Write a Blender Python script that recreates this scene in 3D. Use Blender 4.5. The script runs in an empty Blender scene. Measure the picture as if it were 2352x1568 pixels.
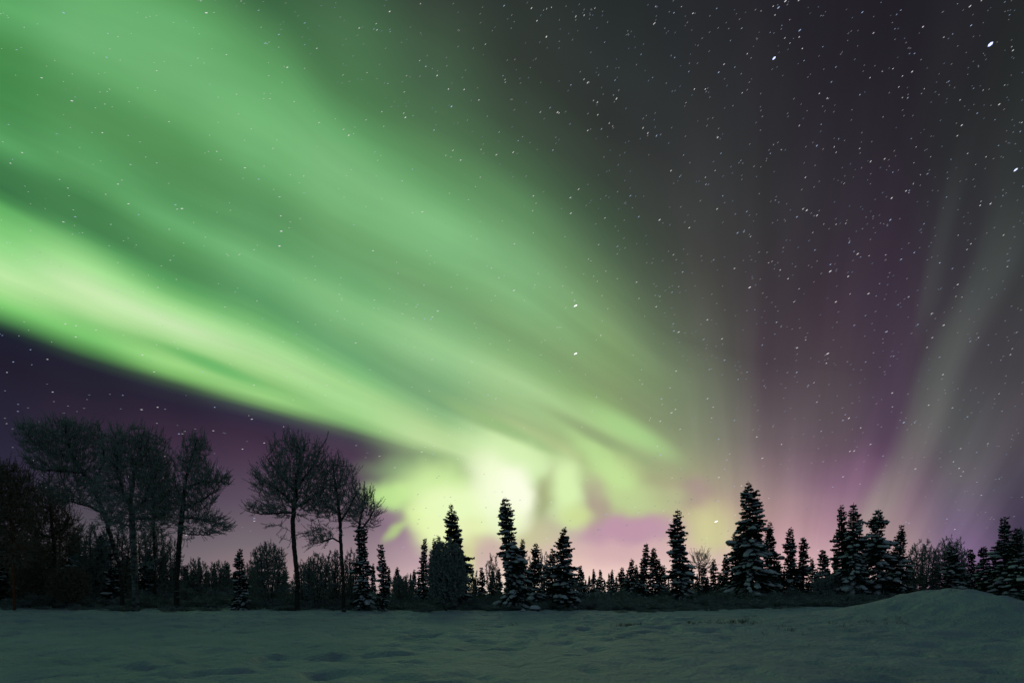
import bpy, math, random
import numpy as np
from mathutils import Vector, Matrix, kdtree
from mathutils import noise as mnoise

# ------------------------------------------------------------------ camera
# All place measurements below are bearings taken from the camera: a bearing
# (u, v) is a point 'u' across and 'v' down on a 2352-wide survey print whose
# horizon lies at v=1362; F is the print's focal length in the same units.
F = 1176.0
UC, VH = 1176.0, 1362.0
EYE = 1.6
S = bpy.context.scene
cam_data = bpy.data.cameras.new("camera")
cam = bpy.data.objects.new("camera", cam_data)
S.collection.objects.link(cam)
cam.location = (0, 0, EYE)
cam.rotation_euler = (math.radians(90), 0, 0)
cam_data.sensor_width = 36.0
cam_data.lens = 18.0
cam_data.shift_y = 578.0 / 2352.0
cam_data.clip_start = 0.1
cam_data.clip_end = 20000
S.camera = cam
S.view_settings.view_transform = 'Standard'
S.view_settings.look = 'None'
S.view_settings.gamma = 1
S.view_settings.exposure = 0
try:
    S.view_settings.use_curve_mapping = False
except Exception:
    pass
S.cycles.max_bounces = 5
S.cycles.diffuse_bounces = 2
S.cycles.glossy_bounces = 2
S.cycles.sample_clamp_indirect = 1.5
S.cycles.sample_clamp_direct = 6.0
S.cycles.use_denoising = True

def lin(c):
    c = c / 255.0
    return c / 12.92 if c <= 0.04045 else ((c + 0.055) / 1.055) ** 2.4
def L3(rgb, a=1.0):
    return (lin(rgb[0]), lin(rgb[1]), lin(rgb[2]), a)

# ------------------------------------------------------------------ world: aurora sky
W = bpy.data.worlds.new("World")
S.world = W
W.use_nodes = True
NT = W.node_tree
NT.nodes.clear()
def N(kind, **kw):
    n = NT.nodes.new(kind)
    for k, v in kw.items():
        setattr(n, k, v)
    return n
def LK(a, b):
    NT.links.new(a, b)
def put(sock, v):
    if isinstance(v, (int, float, tuple, list)):
        sock.default_value = v
    else:
        LK(v, sock)
def M(op, a, b=0.0, c=0.0, clamp=False):
    n = N('ShaderNodeMath', operation=op, use_clamp=clamp)
    put(n.inputs[0], a); put(n.inputs[1], b); put(n.inputs[2], c)
    return n.outputs[0]
def MR(v, f0, f1, t0, t1, interp='LINEAR'):
    n = N('ShaderNodeMapRange', interpolation_type=interp)
    n.clamp = True
    put(n.inputs[0], v); put(n.inputs[1], f0); put(n.inputs[2], f1); put(n.inputs[3], t0); put(n.inputs[4], t1)
    return n.outputs[0]
def MIX(f, a, b):
    n = N('ShaderNodeMix', data_type='RGBA')
    put(n.inputs[0], f); put(n.inputs[6], a); put(n.inputs[7], b)
    return n.outputs[2]
def CURVE(v, x0, x1, y0, y1, pts):
    """smooth curve through pts (x, y), evaluated at v"""
    n = N('ShaderNodeFloatCurve')
    c = n.mapping.curves[0]
    P = [((x - x0) / (x1 - x0), (y - y0) / (y1 - y0)) for x, y in pts]
    for i, (x, y) in enumerate(P):
        if i < 2:
            pt = c.points[0 if i == 0 else len(c.points) - 1]
            pt.location = (x, y)
        else:
            c.points.new(x, y)
    n.mapping.use_clip = False
    n.mapping.update()
    put(n.inputs['Value'], MR(v, x0, x1, 0.0, 1.0))
    return M('MULTIPLY_ADD', n.outputs[0], y1 - y0, y0)

tc = N('ShaderNodeTexCoord')
sep = N('ShaderNodeSeparateXYZ')
LK(tc.outputs['Generated'], sep.inputs[0])
dx, dy, dz = sep.outputs
dyc = M('MAXIMUM', dy, 0.05)
u = M('MULTIPLY_ADD', M('DIVIDE', dx, dyc), F, UC)       # tangent-plane bearings towards the north
v = M('MULTIPLY_ADD', M('DIVIDE', dz, dyc), -F, VH)
uv = N('ShaderNodeCombineXYZ')
LK(u, uv.inputs[0]); LK(v, uv.inputs[1])
nz = N('ShaderNodeTexNoise', noise_dimensions='2D')
nz.inputs['Scale'].default_value = 0.008
nz.inputs['Detail'].default_value = 2.0
LK(uv.outputs[0], nz.inputs['Vector'])
nsub = N('ShaderNodeVectorMath', operation='MULTIPLY_ADD')
LK(nz.outputs['Color'], nsub.inputs[0])
nsub.inputs[1].default_value = (46, 46, 0)
nsub.inputs[2].default_value = (-23, -23, 0)
wv = N('ShaderNodeVectorMath', operation='ADD')
LK(uv.outputs[0], wv.inputs[0]); LK(nsub.outputs[0], wv.inputs[1])

# flow lines of the aurora's bands: lower edge, first gap, second gap, upper edge
XR = (-200, 2600)
FLOW = {
 'E': [(-200, 700), (0, 757), (200, 825), (400, 885), (600, 935), (800, 993), (1000, 1048), (1200, 1110), (1400, 1165), (1600, 1215), (2600, 1225)],
 'D': [(-200, 330), (0, 430), (200, 535), (400, 625), (600, 708), (800, 817), (1000, 925), (1200, 1010), (1400, 1075), (1600, 1110), (2600, 1115)],
 'U': [(-200, 140), (0, 222), (200, 305), (400, 405), (600, 490), (800, 590), (1000, 672), (1200, 760), (1400, 890), (1600, 990), (2600, 1000)],
 'T': [(-200, -180), (0, -120), (200, -60), (400, 20), (600, 105), (800, 285), (1000, 385), (1200, 500), (1400, 655), (1600, 790), (2600, 810)],
}
TOP, TS = -400.0, (0.0, 0.22, 0.45, 0.62, 0.78, 1.0)
def flow_at(name, x):
    P = FLOW[name]
    return float(np.interp(x, [p[0] for p in P], [p[1] for p in P]))
E_, D_, U_, T_ = (CURVE(u, *XR, -500, 1400, FLOW[k]) for k in 'EDUT')
t = MR(v, VH, E_, 0.0, TS[1])
t = M('ADD', t, MR(v, E_, D_, 0.0, TS[2] - TS[1]))
t = M('ADD', t, MR(v, D_, U_, 0.0, TS[3] - TS[2]))
t = M('ADD', t, MR(v, U_, T_, 0.0, TS[4] - TS[3]))
t = M('ADD', t, MR(v, T_, TOP, 0.0, TS[5] - TS[4]))
def t_of(x, y):
    k = [VH] + [flow_at(n, x) for n in 'EDUT'] + [TOP]
    return float(np.interp(-y, [-a for a in k], TS))

COLS = [
 (0, [(-300,70,140,85),(-60,80,158,95),(15,90,174,102),(60,84,164,95),(110,72,148,80),(190,66,140,76),(240,68,142,78),(325,85,166,98),(380,64,130,77),(430,57,120,71),(455,70,145,82),(475,95,182,100),(520,118,205,118),(570,143,225,138),(630,182,240,166),(665,165,233,148),(700,120,207,112),(725,84,155,85),(745,48,85,60),(765,30,32,48),(830,33,29,45),(900,37,34,51),(1000,40,37,56),(1100,48,44,64),(1200,62,58,74),(1362,90,80,88)]),
 (200, [(-300,60,120,75),(-100,85,160,95),(0,100,180,110),(100,104,182,115),(150,98,176,107),(200,86,160,95),(245,78,148,86),(290,79,148,86),(340,86,163,97),(380,92,170,103),(420,82,155,92),(460,68,136,79),(520,67,134,79),(545,82,158,92),(570,118,198,118),(610,155,228,145),(665,192,239,176),(705,180,236,162),(745,132,212,122),(775,114,197,107),(800,82,148,80),(825,44,62,56),(848,36,34,50),(900,38,34,49),(1000,52,41,60),(1100,63,54,73),(1200,84,78,88),(1362,118,108,112)]),
 (400, [(-300,50,90,60),(-100,62,115,72),(0,88,163,96),(50,98,176,108),(120,105,182,115),(200,104,180,113),(260,98,175,105),(320,84,155,90),(380,80,148,86),(420,80,148,88),(460,85,160,96),(510,98,176,109),(560,84,155,92),(620,76,145,86),(650,86,165,95),(680,120,200,118),(710,160,228,148),(745,192,239,178),(775,170,230,154),(802,130,205,118),(835,148,218,130),(860,120,190,105),(880,65,95,68),(900,44,44,58),(930,42,36,54),(1000,58,43,62),(1050,66,51,72),(1150,82,71,88),(1250,110,100,108),(1362,140,125,130)]),
 (600, [(-300,38,55,45),(-100,45,80,55),(0,60,110,70),(50,74,132,82),(100,82,148,90),(160,94,168,102),(230,106,184,115),(300,112,190,120),(360,106,182,114),(420,94,165,102),(480,86,152,94),(540,92,163,102),(600,110,185,118),(640,104,178,114),(690,92,165,104),(720,96,170,104),(750,118,195,118),(785,155,222,144),(820,172,230,156),(850,158,220,140),(880,130,200,118),(908,148,216,130),(930,108,160,98),(945,66,75,75),(965,50,44,64),(1000,60,44,64),(1060,74,56,77),(1150,92,77,94),(1250,118,106,114),(1300,140,120,125),(1362,165,145,148)]),
 (800, [(-300,34,42,40),(-100,42,62,50),(0,62,102,70),(80,70,116,77),(160,74,125,80),(230,78,134,84),(270,86,150,93),(320,102,175,110),(400,120,192,126),(460,120,194,126),(520,108,175,112),(590,102,165,106),(650,108,180,116),(700,126,196,128),(760,118,185,122),(815,106,175,116),(850,125,198,126),(885,158,221,143),(915,162,225,148),(945,155,218,140),(970,130,190,118),(992,84,95,84),(1010,68,60,76),(1040,74,57,77),(1100,88,70,90),(1200,120,104,118),(1280,152,132,140),(1362,190,165,165)]),
 (1000, [(-300,34,38,40),(-100,40,50,44),(0,54,72,59),(100,62,90,67),(200,66,100,72),(300,76,120,80),(380,88,145,92),(450,104,172,110),(510,125,196,130),(560,126,198,132),(620,112,176,114),(675,110,165,110),(720,118,180,120),(790,146,208,142),(830,140,200,138),(880,122,180,124),(925,120,176,122),(955,140,195,132),(990,175,222,152),(1020,185,228,160),(1045,150,190,132),(1070,118,140,112),(1100,110,110,108),(1200,150,120,145),(1300,195,165,172),(1362,225,200,195)]),
 (1200, [(-300,34,38,40),(0,44,56,50),(150,50,62,54),(300,58,80,62),(400,72,110,76),(470,88,140,92),(540,104,160,106),(610,118,180,122),(690,128,190,128),(740,122,175,116),(780,116,165,110),(830,132,186,122),(880,160,210,146),(930,154,202,138),(965,155,194,134),(995,175,210,145),(1023,205,234,168),(1060,212,238,178),(1100,195,222,162),(1150,182,205,148),(1200,188,192,152),(1250,208,190,168),(1300,228,200,186),(1362,250,232,214)]),
 (1400, [(-300,34,36,40),(0,40,46,46),(150,44,50,50),(300,46,54,50),(420,54,68,58),(500,62,86,66),(580,76,104,78),(650,96,130,92),(720,112,150,104),(780,122,163,108),(840,124,162,108),(890,126,158,108),(940,140,180,118),(985,162,206,136),(1030,158,194,130),(1070,160,186,128),(1120,170,186,134),(1170,180,180,145),(1200,190,172,158),(1250,205,175,175),(1300,232,195,190),(1362,250,225,212)]),
 (1600, [(-300,36,37,42),(0,36,38,42),(150,40,42,44),(300,46,48,50),(450,56,58,58),(550,63,64,63),(650,74,75,70),(750,90,94,84),(830,104,113,94),(900,112,122,100),(980,128,136,112),(1050,144,148,120),(1120,172,166,135),(1180,190,172,146),(1230,205,190,162),(1280,218,190,182),(1320,232,200,194),(1362,250,220,205)]),
 (1750, [(-300,35,34,40),(0,35,34,40),(150,40,40,44),(300,42,42,46),(450,50,50,52),(600,60,56,60),(750,74,64,72),(850,84,72,80),(950,104,94,98),(1050,135,115,120),(1120,160,138,136),(1180,185,150,148),(1250,205,166,172),(1310,226,186,186),(1362,245,205,198)]),
 (1900, [(-300,33,30,38),(0,33,30,38),(150,36,34,40),(300,42,38,46),(450,48,44,52),(600,59,49,60),(700,67,55,66),(800,76,66,72),(900,88,78,84),(1000,104,86,98),(1080,128,98,120),(1130,150,118,136),(1200,178,138,152),(1280,212,174,180),(1362,250,215,200)]),
 (2050, [(-300,31,28,36),(0,31,28,36),(150,34,32,38),(300,40,36,44),(450,48,41,52),(600,60,49,63),(750,68,56,71),(850,74,59,76),(950,86,67,89),(1020,104,76,103),(1080,122,94,116),(1150,148,122,135),(1220,170,145,145),(1290,190,160,162),(1362,210,175,180)]),
 (2200, [(-300,33,32,38),(0,33,32,38),(150,36,36,40),(300,40,42,44),(450,46,46,51),(600,57,54,61),(700,65,60,67),(800,72,68,75),(900,80,82,84),(1000,92,90,94),(1080,104,98,106),(1150,110,98,118),(1220,120,98,130),(1300,140,112,150),(1362,155,125,160)]),
 (2352, [(-300,34,36,38),(0,34,36,38),(200,36,40,40),(400,46,48,50),(500,52,56,56),(600,58,60,62),(750,64,62,66),(900,76,72,78),(1000,84,76,86),(1080,74,70,84),(1150,72,62,82),(1200,70,60,82),(1300,90,75,105),(1362,100,85,115)]),
]
sky = None
for i, (cx, stops) in enumerate(COLS):
    r = N('ShaderNodeValToRGB')
    r.color_ramp.interpolation = 'B_SPLINE' if cx >= 1500 else 'EASE'
    r.color_ramp.interpolation = 'LINEAR' if cx < 1500 else 'B_SPLINE'
    grn = lambda c: (c[0] * 1.03 + 1, c[1] * .965, c[2] * .985 + 1) if c[1] > 1.15 * c[0] else c
    if cx >= 1600: stops = [(a_, r_ + 3, g_ + 3, b_ + 3) if a_ <= 450 else (a_, r_, g_, b_) for a_, r_, g_, b_ in stops]
    pts = sorted((t_of(cx, s[0]), grn(s[1:])) for s in stops)
    el = r.color_ramp.elements
    for j, (tt, col) in enumerate(pts):
        if j < 2:
            e = el[j]
            e.position = tt
        else:
            e = el.new(tt)
        e.color = L3(col)
    # elements may have been resorted: write them again in order
    for e, (tt, col) in zip(el, pts):
        e.position = tt
        e.color = L3(col)
    LK(t, r.inputs[0])
    if sky is None:
        sky = r.outputs[0]
    else:
        sky = MIX(MR(u, COLS[i - 1][0], cx, 0.0, 1.0, 'LINEAR' if 1200 < cx < 2000 else 'SMOOTHSTEP'), sky, r.outputs[0])

def blob(cx, cy, rx, ry, rot, col, a=1.0, core=0.0, warp=True):
    """one soft lobe of aurora light"""
    global sky
    m = N('ShaderNodeMapping', vector_type='TEXTURE')
    LK(wv.outputs[0] if warp else uv.outputs[0], m.inputs[0])
    m.inputs[1].default_value = (cx, cy, 0)
    m.inputs[2].default_value = (0, 0, math.radians(rot))
    m.inputs[3].default_value = (rx, ry, 1)
    ln = N('ShaderNodeVectorMath', operation='LENGTH')
    LK(m.outputs[0], ln.inputs[0])
    sky = MIX(MR(ln.outputs['Value'], core, 1.0, a, 0.0, 'SMOOTHERSTEP'), sky, L3(col))
# the swirl over the horizon: (centre, radii, tilt, colour, weight, solid core)
blob(490, 840, 190, 24, 21, (106,184,106), .8, 0, False)
blob(950, 1078, 175, 66, 2, (140,168,120), .85)
blob(905, 1134, 105, 52, 4, (186,226,142), .95, .15)
blob(1010, 1125, 165, 100, 0, (208,240,162), .95, .1)
blob(912, 1216, 60, 26, -40, (180,205,135), .85)
blob(965, 1185, 70, 60, 10, (205,232,150), .8)
blob(1440, 1214, 180, 48, -4, (188,146,168), .95, .1)
blob(1372, 1150, 50, 105, 3, (170,150,138), .85)
blob(1594, 1132, 80, 58, 0, (166,138,140), .8)
blob(1630, 1215, 110, 105, 0, (208,206,150), .85)
blob(1000, 1200, 84, 104, 20, (228,248,172), .97, .05)
blob(1095, 1255, 150, 50, 0, (205,180,168), .7)
blob(1070, 1165, 165, 90, 5, (234,251,192), .97, .15)
blob(1100, 1216, 62, 52, 10, (226,240,172), .85)
blob(1072, 1290, 55, 110, 0, (214,222,148), .85)
blob(1035, 1222, 100, 52, 0, (236,247,188), .85, .1)
blob(1150, 980, 250, 30, 26, (150,188,126), .8, 0, False)
blob(1380, 1060, 160, 50, 42, (186,222,148), .85)
blob(1440, 985, 200, 44, 30, (172,214,142), .8, 0, False)
blob(1375, 1003, 220, 26, 28, (146,166,120), .8, 0, False)
blob(1250, 1125, 42, 110, 6, (158,165,122), .85)
blob(1210, 1225, 110, 60, 0, (200,198,154), .8)
blob(1185, 1050, 200, 62, 24, (216,242,182), .8)
blob(1148, 1100, 140, 82, 30, (242,253,210), .97, .05)
blob(1150, 1150, 120, 100, 60, (246,254,218), .95, .05)
blob(1190, 1138, 64, 104, -10, (252,255,228), 1, .2)
blob(1160, 1200, 100, 66, -10, (236,248,198), .8)
blob(1256, 1128, 36, 92, 8, (168,176,128), .75, .0)
blob(1303, 1128, 64, 130, -8, (218,243,178), .95, .1)
blob(1325, 1188, 66, 44, 0, (206,222,150), .85)
blob(1415, 1105, 95, 100, -25, (196,226,152), .9, .0)
blob(1462, 1148, 130, 54, 3, (190,208,148), .85, .1)
blob(1540, 1140, 90, 44, -6, (180,184,140), .7)
blob(1965, 1100, 130, 85, -62, (146,108,138), .25, 0, False)
blob(2060, 900, 200, 60, -72, (80,66,84), .3, 0, False)
blob(1450, 1224, 185, 54, -4, (192,152,170), .85, .15)
blob(1450, 1262, 240, 44, 0, (214,176,178), .8, .05)
blob(1372, 1162, 34, 84, 3, (176,160,144), .6, .0)
blob(905, 1182, 60, 30, 12, (148,124,138), .6, .0)
blob(1105, 1268, 140, 42, 0, (204,178,170), .6, .0)
blob(1072, 1292, 38, 80, 0, (212,220,150), .7)
# two faint curtains in the east
def ray(pts, wl, wr, col, a, y0, y1, y2, y3):
    global sky
    xc = CURVE(v, 0, 1400, 1500, 2700, pts)
    d = M('SUBTRACT', u, xc)
    w = M('MULTIPLY', MR(d, -wl, 0.0, 0.0, 1.0, 'SMOOTHERSTEP'), MR(d, 0.0, wr, a, 0.0, 'SMOOTHERSTEP'))
    w = M('MULTIPLY', w, MR(v, y0, y1, 0.0, 1.0, 'SMOOTHSTEP'))
    w = M('MULTIPLY', w, MR(v, y2, y3, 1.0, 0.0, 'SMOOTHSTEP'))
    sky = MIX(w, sky, col)
rc = N('ShaderNodeValToRGB')
els = rc.color_ramp.elements
els[0].position = .25; els[0].color = L3((58, 62, 62))
els[1].position = .9; els[1].color = L3((178, 165, 152))
e = els.new(.47); e.color = L3((84, 92, 88))
e = els.new(.62); e.color = L3((104, 110, 104))
e = els.new(.76); e.color = L3((132, 130, 122))
LK(MR(v, 0, 1400, 0, 1), rc.inputs[0])
ray([(0, 2420), (400, 2338), (572, 2290), (663, 2250), (773, 2192), (865, 2150), (956, 2122), (1048, 2085), (1150, 2025), (1250, 1965), (1400, 1900)], 75, 95, rc.outputs[0], .46, 250, 620, 1150, 1330)
ray([(0, 2290), (400, 2195), (520, 2168), (640, 2140), (800, 2110), (1400, 2050)], 34, 50, rc.outputs[0], .22, 200, 480, 650, 820)

# fine streaks: along the bands in the west, along the fanning rays in the east
def streak(cx_, cy_, sc, lo, hi):
    cmb = N('ShaderNodeCombineXYZ'); put(cmb.inputs[0], cx_); put(cmb.inputs[1], cy_)
    n_ = N('ShaderNodeTexNoise', noise_dimensions='2D'); n_.inputs['Scale'].default_value = sc; n_.inputs['Detail'].default_value = 3.0
    LK(cmb.outputs[0], n_.inputs['Vector'])
    return MR(n_.outputs['Fac'], .25, .75, lo, hi)
fan = M('DIVIDE', M('SUBTRACT', u, 1740.0), M('SUBTRACT', 2000.0, v))
s1 = streak(M('MULTIPLY', t, 20.0), M('MULTIPLY', u, 0.0016), 1.0, .935, 1.065)
s2 = streak(M('MULTIPLY', fan, 15.0), M('MULTIPLY', v, 0.0018), 1.0, .91, 1.09)
wE = MR(u, 1450.0, 1750.0, 0.0, 1.0, 'SMOOTHSTEP')
wL = MR(t, 0.17, 0.24, 0.0, 1.0, 'SMOOTHSTEP')
wL = M('MULTIPLY', wL, MR(v, 900.0, 1040.0, 1.0, 0.0, 'SMOOTHSTEP'))
s1 = M('MULTIPLY_ADD', M('SUBTRACT', s1, 1.0), wL, 1.0)
mf = M('ADD', M('MULTIPLY', s1, M('SUBTRACT', 1.0, wE)), M('MULTIPLY', s2, wE))
vm = N('ShaderNodeVectorMath', operation='SCALE')
LK(sky, vm.inputs[0]); LK(mf, vm.inputs['Scale'])
sky = vm.outputs[0]
# the rest of the sky dome, outside the northern view
away = MIX(MR(dz, 0.0, 1.0, 0.0, 1.0), (0.056, 0.082, 0.096, 1), (0.030, 0.052, 0.070, 1))
sky = MIX(MR(dy, 0.12, 0.5, 0.0, 1.0, 'SMOOTHSTEP'), away, sky)
sky = MIX(MR(dz, -0.03, 0.0, 0.0, 1.0), (0.02, 0.03, 0.03, 1), sky)
bg = N('ShaderNodeBackground')
LK(sky, bg.inputs[0])
bg.inputs[1].default_value = 1.0
wo = N('ShaderNodeOutputWorld')
LK(bg.outputs[0], wo.inputs[0])

# ------------------------------------------------------------------ helpers
COL = S.collection
def tag(o, label=None, cat=None, group=None, kind=None):
    if label: o['label'] = label
    if cat: o['category'] = cat
    if group: o['group'] = group
    if kind: o['kind'] = kind
    return o
def link_mesh(name, V, T, mat, parent=None, smooth=False, poly=3):
    """V (n,3), T (m,poly) int arrays -> one mesh object"""
    me = bpy.data.meshes.new(name)
    V = np.asarray(V, dtype=np.float32); T = np.asarray(T, dtype=np.int32)
    me.vertices.add(len(V)); me.vertices.foreach_set('co', V.ravel())
    me.loops.add(T.size); me.loops.foreach_set('vertex_index', T.ravel())
    me.polygons.add(len(T))
    me.polygons.foreach_set('loop_start', np.arange(0, T.size, poly, dtype=np.int32))
    try:
        me.polygons.foreach_set('loop_total', np.full(len(T), poly, dtype=np.int32))
    except Exception:
        pass
    me.polygons.foreach_set('use_smooth', np.full(len(T), smooth, dtype=bool))
    me.update(calc_edges=True)
    mats = mat if isinstance(mat, (list, tuple)) else [mat]
    for m in mats: me.materials.append(m)
    o = bpy.data.objects.new(name, me)
    COL.objects.link(o)
    if parent: o.parent = parent
    return o
def empty(name, loc, rz=0.0):
    o = bpy.data.objects.new(name, None)
    COL.objects.link(o)
    o.location = loc; o.rotation_euler = (0, 0, rz)
    o.empty_display_size = 0.3
    return o
def copy_tree(o):
    c = o.copy(); COL.objects.link(c)
    for ch in o.children:
        d = ch.copy(); COL.objects.link(d); d.parent = c
        for g in ch.children:
            e = g.copy(); COL.objects.link(e); e.parent = d
    return c

class MeshBuf:
    def __init__(s): s.V = []; s.T = []; s.n = 0
    def add(s, V, T):
        V = np.asarray(V, float).reshape(-1, 3); T = np.asarray(T, int)
        s.V.append(V); s.T.append(T + s.n); s.n += len(V)
    def out(s):
        if not s.V: return np.zeros((0, 3)), np.zeros((0, 3), int)
        return np.concatenate(s.V), np.concatenate(s.T)
    def link(s, name, mat, parent=None, smooth=False):
        V, T = s.out()
        return link_mesh(name, V, T, mat, parent, smooth)

def tubes(buf, A, B, ra, rb, sides=3):
    """many straight tapered prisms from A to B"""
    A = np.asarray(A, float); B = np.asarray(B, float); n = len(A)
    if n == 0: return
    ra = np.broadcast_to(np.asarray(ra, float), (n,)); rb = np.broadcast_to(np.asarray(rb, float), (n,))
    d = B - A
    L = np.linalg.norm(d, axis=1, keepdims=True); L[L == 0] = 1; d = d / L
    ref = np.where(np.abs(d[:, 2:3]) > 0.9, np.array([[1.0, 0, 0]]), np.array([[0, 0, 1.0]]))
    s1 = np.cross(d, ref); s1 /= np.linalg.norm(s1, axis=1, keepdims=True)
    s2 = np.cross(d, s1)
    ang = np.arange(sides) * 2 * np.pi / sides
    c, s = np.cos(ang), np.sin(ang)
    ring = s1[:, None, :] * c[None, :, None] + s2[:, None, :] * s[None, :, None]
    VA = A[:, None, :] + ring * ra[:, None, None]
    VB = B[:, None, :] + ring * rb[:, None, None]
    V = np.concatenate([VA, VB], axis=1).reshape(-1, 3)
    base = (np.arange(n) * 2 * sides)[:, None]
    T = []
    for k in range(sides):
        k2 = (k + 1) % sides
        T.append(np.stack([base[:, 0] + k, base[:, 0] + k2, base[:, 0] + sides + k2], 1))
        T.append(np.stack([base[:, 0] + k, base[:, 0] + sides + k2, base[:, 0] + sides + k], 1))
    T = np.concatenate(T)
    buf.add(V, T)

def limb(buf, P, R, sides=8, rough=0.0, rng=None):
    """one continuous tube along points P with radii R"""
    P = np.asarray(P, float); n = len(P)
    d = np.gradient(P, axis=0); d /= np.linalg.norm(d, axis=1, keepdims=True) + 1e-9
    ref = np.array([0.0, 1.0, 0.05])
    s1 = np.cross(d, ref); s1 /= np.linalg.norm(s1, axis=1, keepdims=True) + 1e-9
    s2 = np.cross(d, s1)
    ang = np.arange(sides) * 2 * np.pi / sides
    R = np.asarray(R, float)[:, None] * np.ones(sides)[None, :]
    if rough and rng is not None: R = R * (1 + rng.uniform(-rough, rough, R.shape))
    V = P[:, None, :] + (s1[:, None, :] * np.cos(ang)[None, :, None] + s2[:, None, :] * np.sin(ang)[None, :, None]) * R[:, :, None]
    V = V.reshape(-1, 3)
    T = []
    for i in range(n - 1):
        for k in range(sides):
            a = i * sides + k; b = i * sides + (k + 1) % sides
            T.append((a, b, b + sides)); T.append((a, b + sides, a + sides))
    V = np.concatenate([V, P[-1:]])
    for k in range(sides):
        T.append(((n - 1) * sides + k, (n - 1) * sides + (k + 1) % sides, n * sides))
    buf.add(V, np.array(T))

# unit lump
def ico(sub):
    import bmesh
    bm = bmesh.new(); bmesh.ops.create_icosphere(bm, subdivisions=sub, radius=1.0)
    V = np.array([v.co[:] for v in bm.verts]); T = np.array([[v.index for v in f.verts] for f in bm.faces])
    bm.free(); return V, T
ICO1 = ico(1); ICO2 = ico(2)

def lumps(buf, C, Rx, Ry, Rz, yaw, pitch, rng, shape=ICO1, rough=0.28):
    """many irregular flattened lumps"""
    C = np.asarray(C, float); n = len(C)
    if n == 0: return
    V0, T0 = shape; m = len(V0)
    k = 1 + rng.uniform(-rough, rough, (n, m))
    V = V0[None] * k[:, :, None]
    V = V * np.stack([Rx, Ry, Rz], 1)[:, None, :]
    V[:, :, 2] = np.where(V[:, :, 2] < 0, V[:, :, 2] * 0.45, V[:, :, 2])
    cp, sp_ = np.cos(pitch)[:, None], np.sin(pitch)[:, None]
    V = np.stack([V[:, :, 0] * cp - V[:, :, 2] * sp_, V[:, :, 1], V[:, :, 0] * sp_ + V[:, :, 2] * cp], 2)
    c, s = np.cos(yaw)[:, None], np.sin(yaw)[:, None]
    X = V[:, :, 0] * c - V[:, :, 1] * s; Y = V[:, :, 0] * s + V[:, :, 1] * c
    V = np.stack([X, Y, V[:, :, 2]], 2) + C[:, None, :]
    T = T0[None] + (np.arange(n) * m)[:, None, None]
    buf.add(V.reshape(-1, 3), T.reshape(-1, 3))

# ------------------------------------------------------------------ materials
def material(name):
    m = bpy.data.materials.new(name); m.use_nodes = True
    nt = m.node_tree; b = nt.nodes['Principled BSDF']
    b.inputs['Specular IOR Level'].default_value = 0.15
    return m, nt, b
def ramp(nt, fac, stops):
    r = nt.nodes.new('ShaderNodeValToRGB')
    el = r.color_ramp.elements
    el[0].position = stops[0][0]; el[0].color = (*stops[0][1], 1)
    el[1].position = stops[-1][0]; el[1].color = (*stops[-1][1], 1)
    for p, c in stops[1:-1]:
        e = el.new(p); e.color = (*c, 1)
    nt.links.new(fac, r.inputs[0]); return r.outputs[0]
def noise_tex(nt, scale, detail=3.0, vec=None, rough=0.5):
    n = nt.nodes.new('ShaderNodeTexNoise')
    n.inputs['Scale'].default_value = scale; n.inputs['Detail'].default_value = detail
    n.inputs['Roughness'].default_value = rough
    if vec is not None: nt.links.new(vec, n.inputs['Vector'])
    return n.outputs['Fac']
def objco(nt):
    t = nt.nodes.new('ShaderNodeTexCoord'); return t.outputs['Object']
def bump(nt, b, h, strength, dist):
    n = nt.nodes.new('ShaderNodeBump'); n.inputs['Strength'].default_value = strength
    n.inputs['Distance'].default_value = dist
    nt.links.new(h, n.inputs['Height']); nt.links.new(n.outputs[0], b.inputs['Normal'])

def simple(name, c1, c2, scale, rough=0.85, bs=0.0, bd=0.02):
    m, nt, b = material(name)
    f = noise_tex(nt, scale, 4.0, objco(nt))
    nt.links.new(ramp(nt, f, [(0.35, c1), (0.65, c2)]), b.inputs['Base Color'])
    b.inputs['Roughness'].default_value = rough
    if bs: bump(nt, b, f, bs, bd)
    return m

def frosted(name, bark1, bark2, frost, cover):
    """bark with rime and snow lying on what faces up"""
    m, nt, b = material(name)
    co = objco(nt)
    f = noise_tex(nt, 9.0, 3.0, co)
    base = ramp(nt, f, [(0.35, bark1), (0.65, bark2)])
    g = nt.nodes.new('ShaderNodeNewGeometry')
    sp = nt.nodes.new('ShaderNodeSeparateXYZ'); nt.links.new(g.outputs['True Normal'], sp.inputs[0])
    mr = nt.nodes.new('ShaderNodeMapRange')
    nt.links.new(sp.outputs[2], mr.inputs[0])
    mr.inputs[1].default_value = cover[0]; mr.inputs[2].default_value = cover[1]
    f2 = noise_tex(nt, 2.2, 3.0, co)
    mu = nt.nodes.new('ShaderNodeMath'); mu.operation = 'MULTIPLY'
    mr2 = nt.nodes.new('ShaderNodeMapRange'); nt.links.new(f2, mr2.inputs[0])
    mr2.inputs[1].default_value = 0.35; mr2.inputs[2].default_value = 0.6
    mr2.inputs[3].default_value = 0.35
    nt.links.new(mr.outputs[0], mu.inputs[0]); nt.links.new(mr2.outputs[0], mu.inputs[1])
    mx = nt.nodes.new('ShaderNodeMix'); mx.data_type = 'RGBA'
    nt.links.new(mu.outputs[0], mx.inputs[0]); nt.links.new(base, mx.inputs[6]); mx.inputs[7].default_value = (*frost, 1)
    nt.links.new(mx.outputs[2], b.inputs['Base Color'])
    b.inputs['Roughness'].default_value = 0.9
    return m

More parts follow.
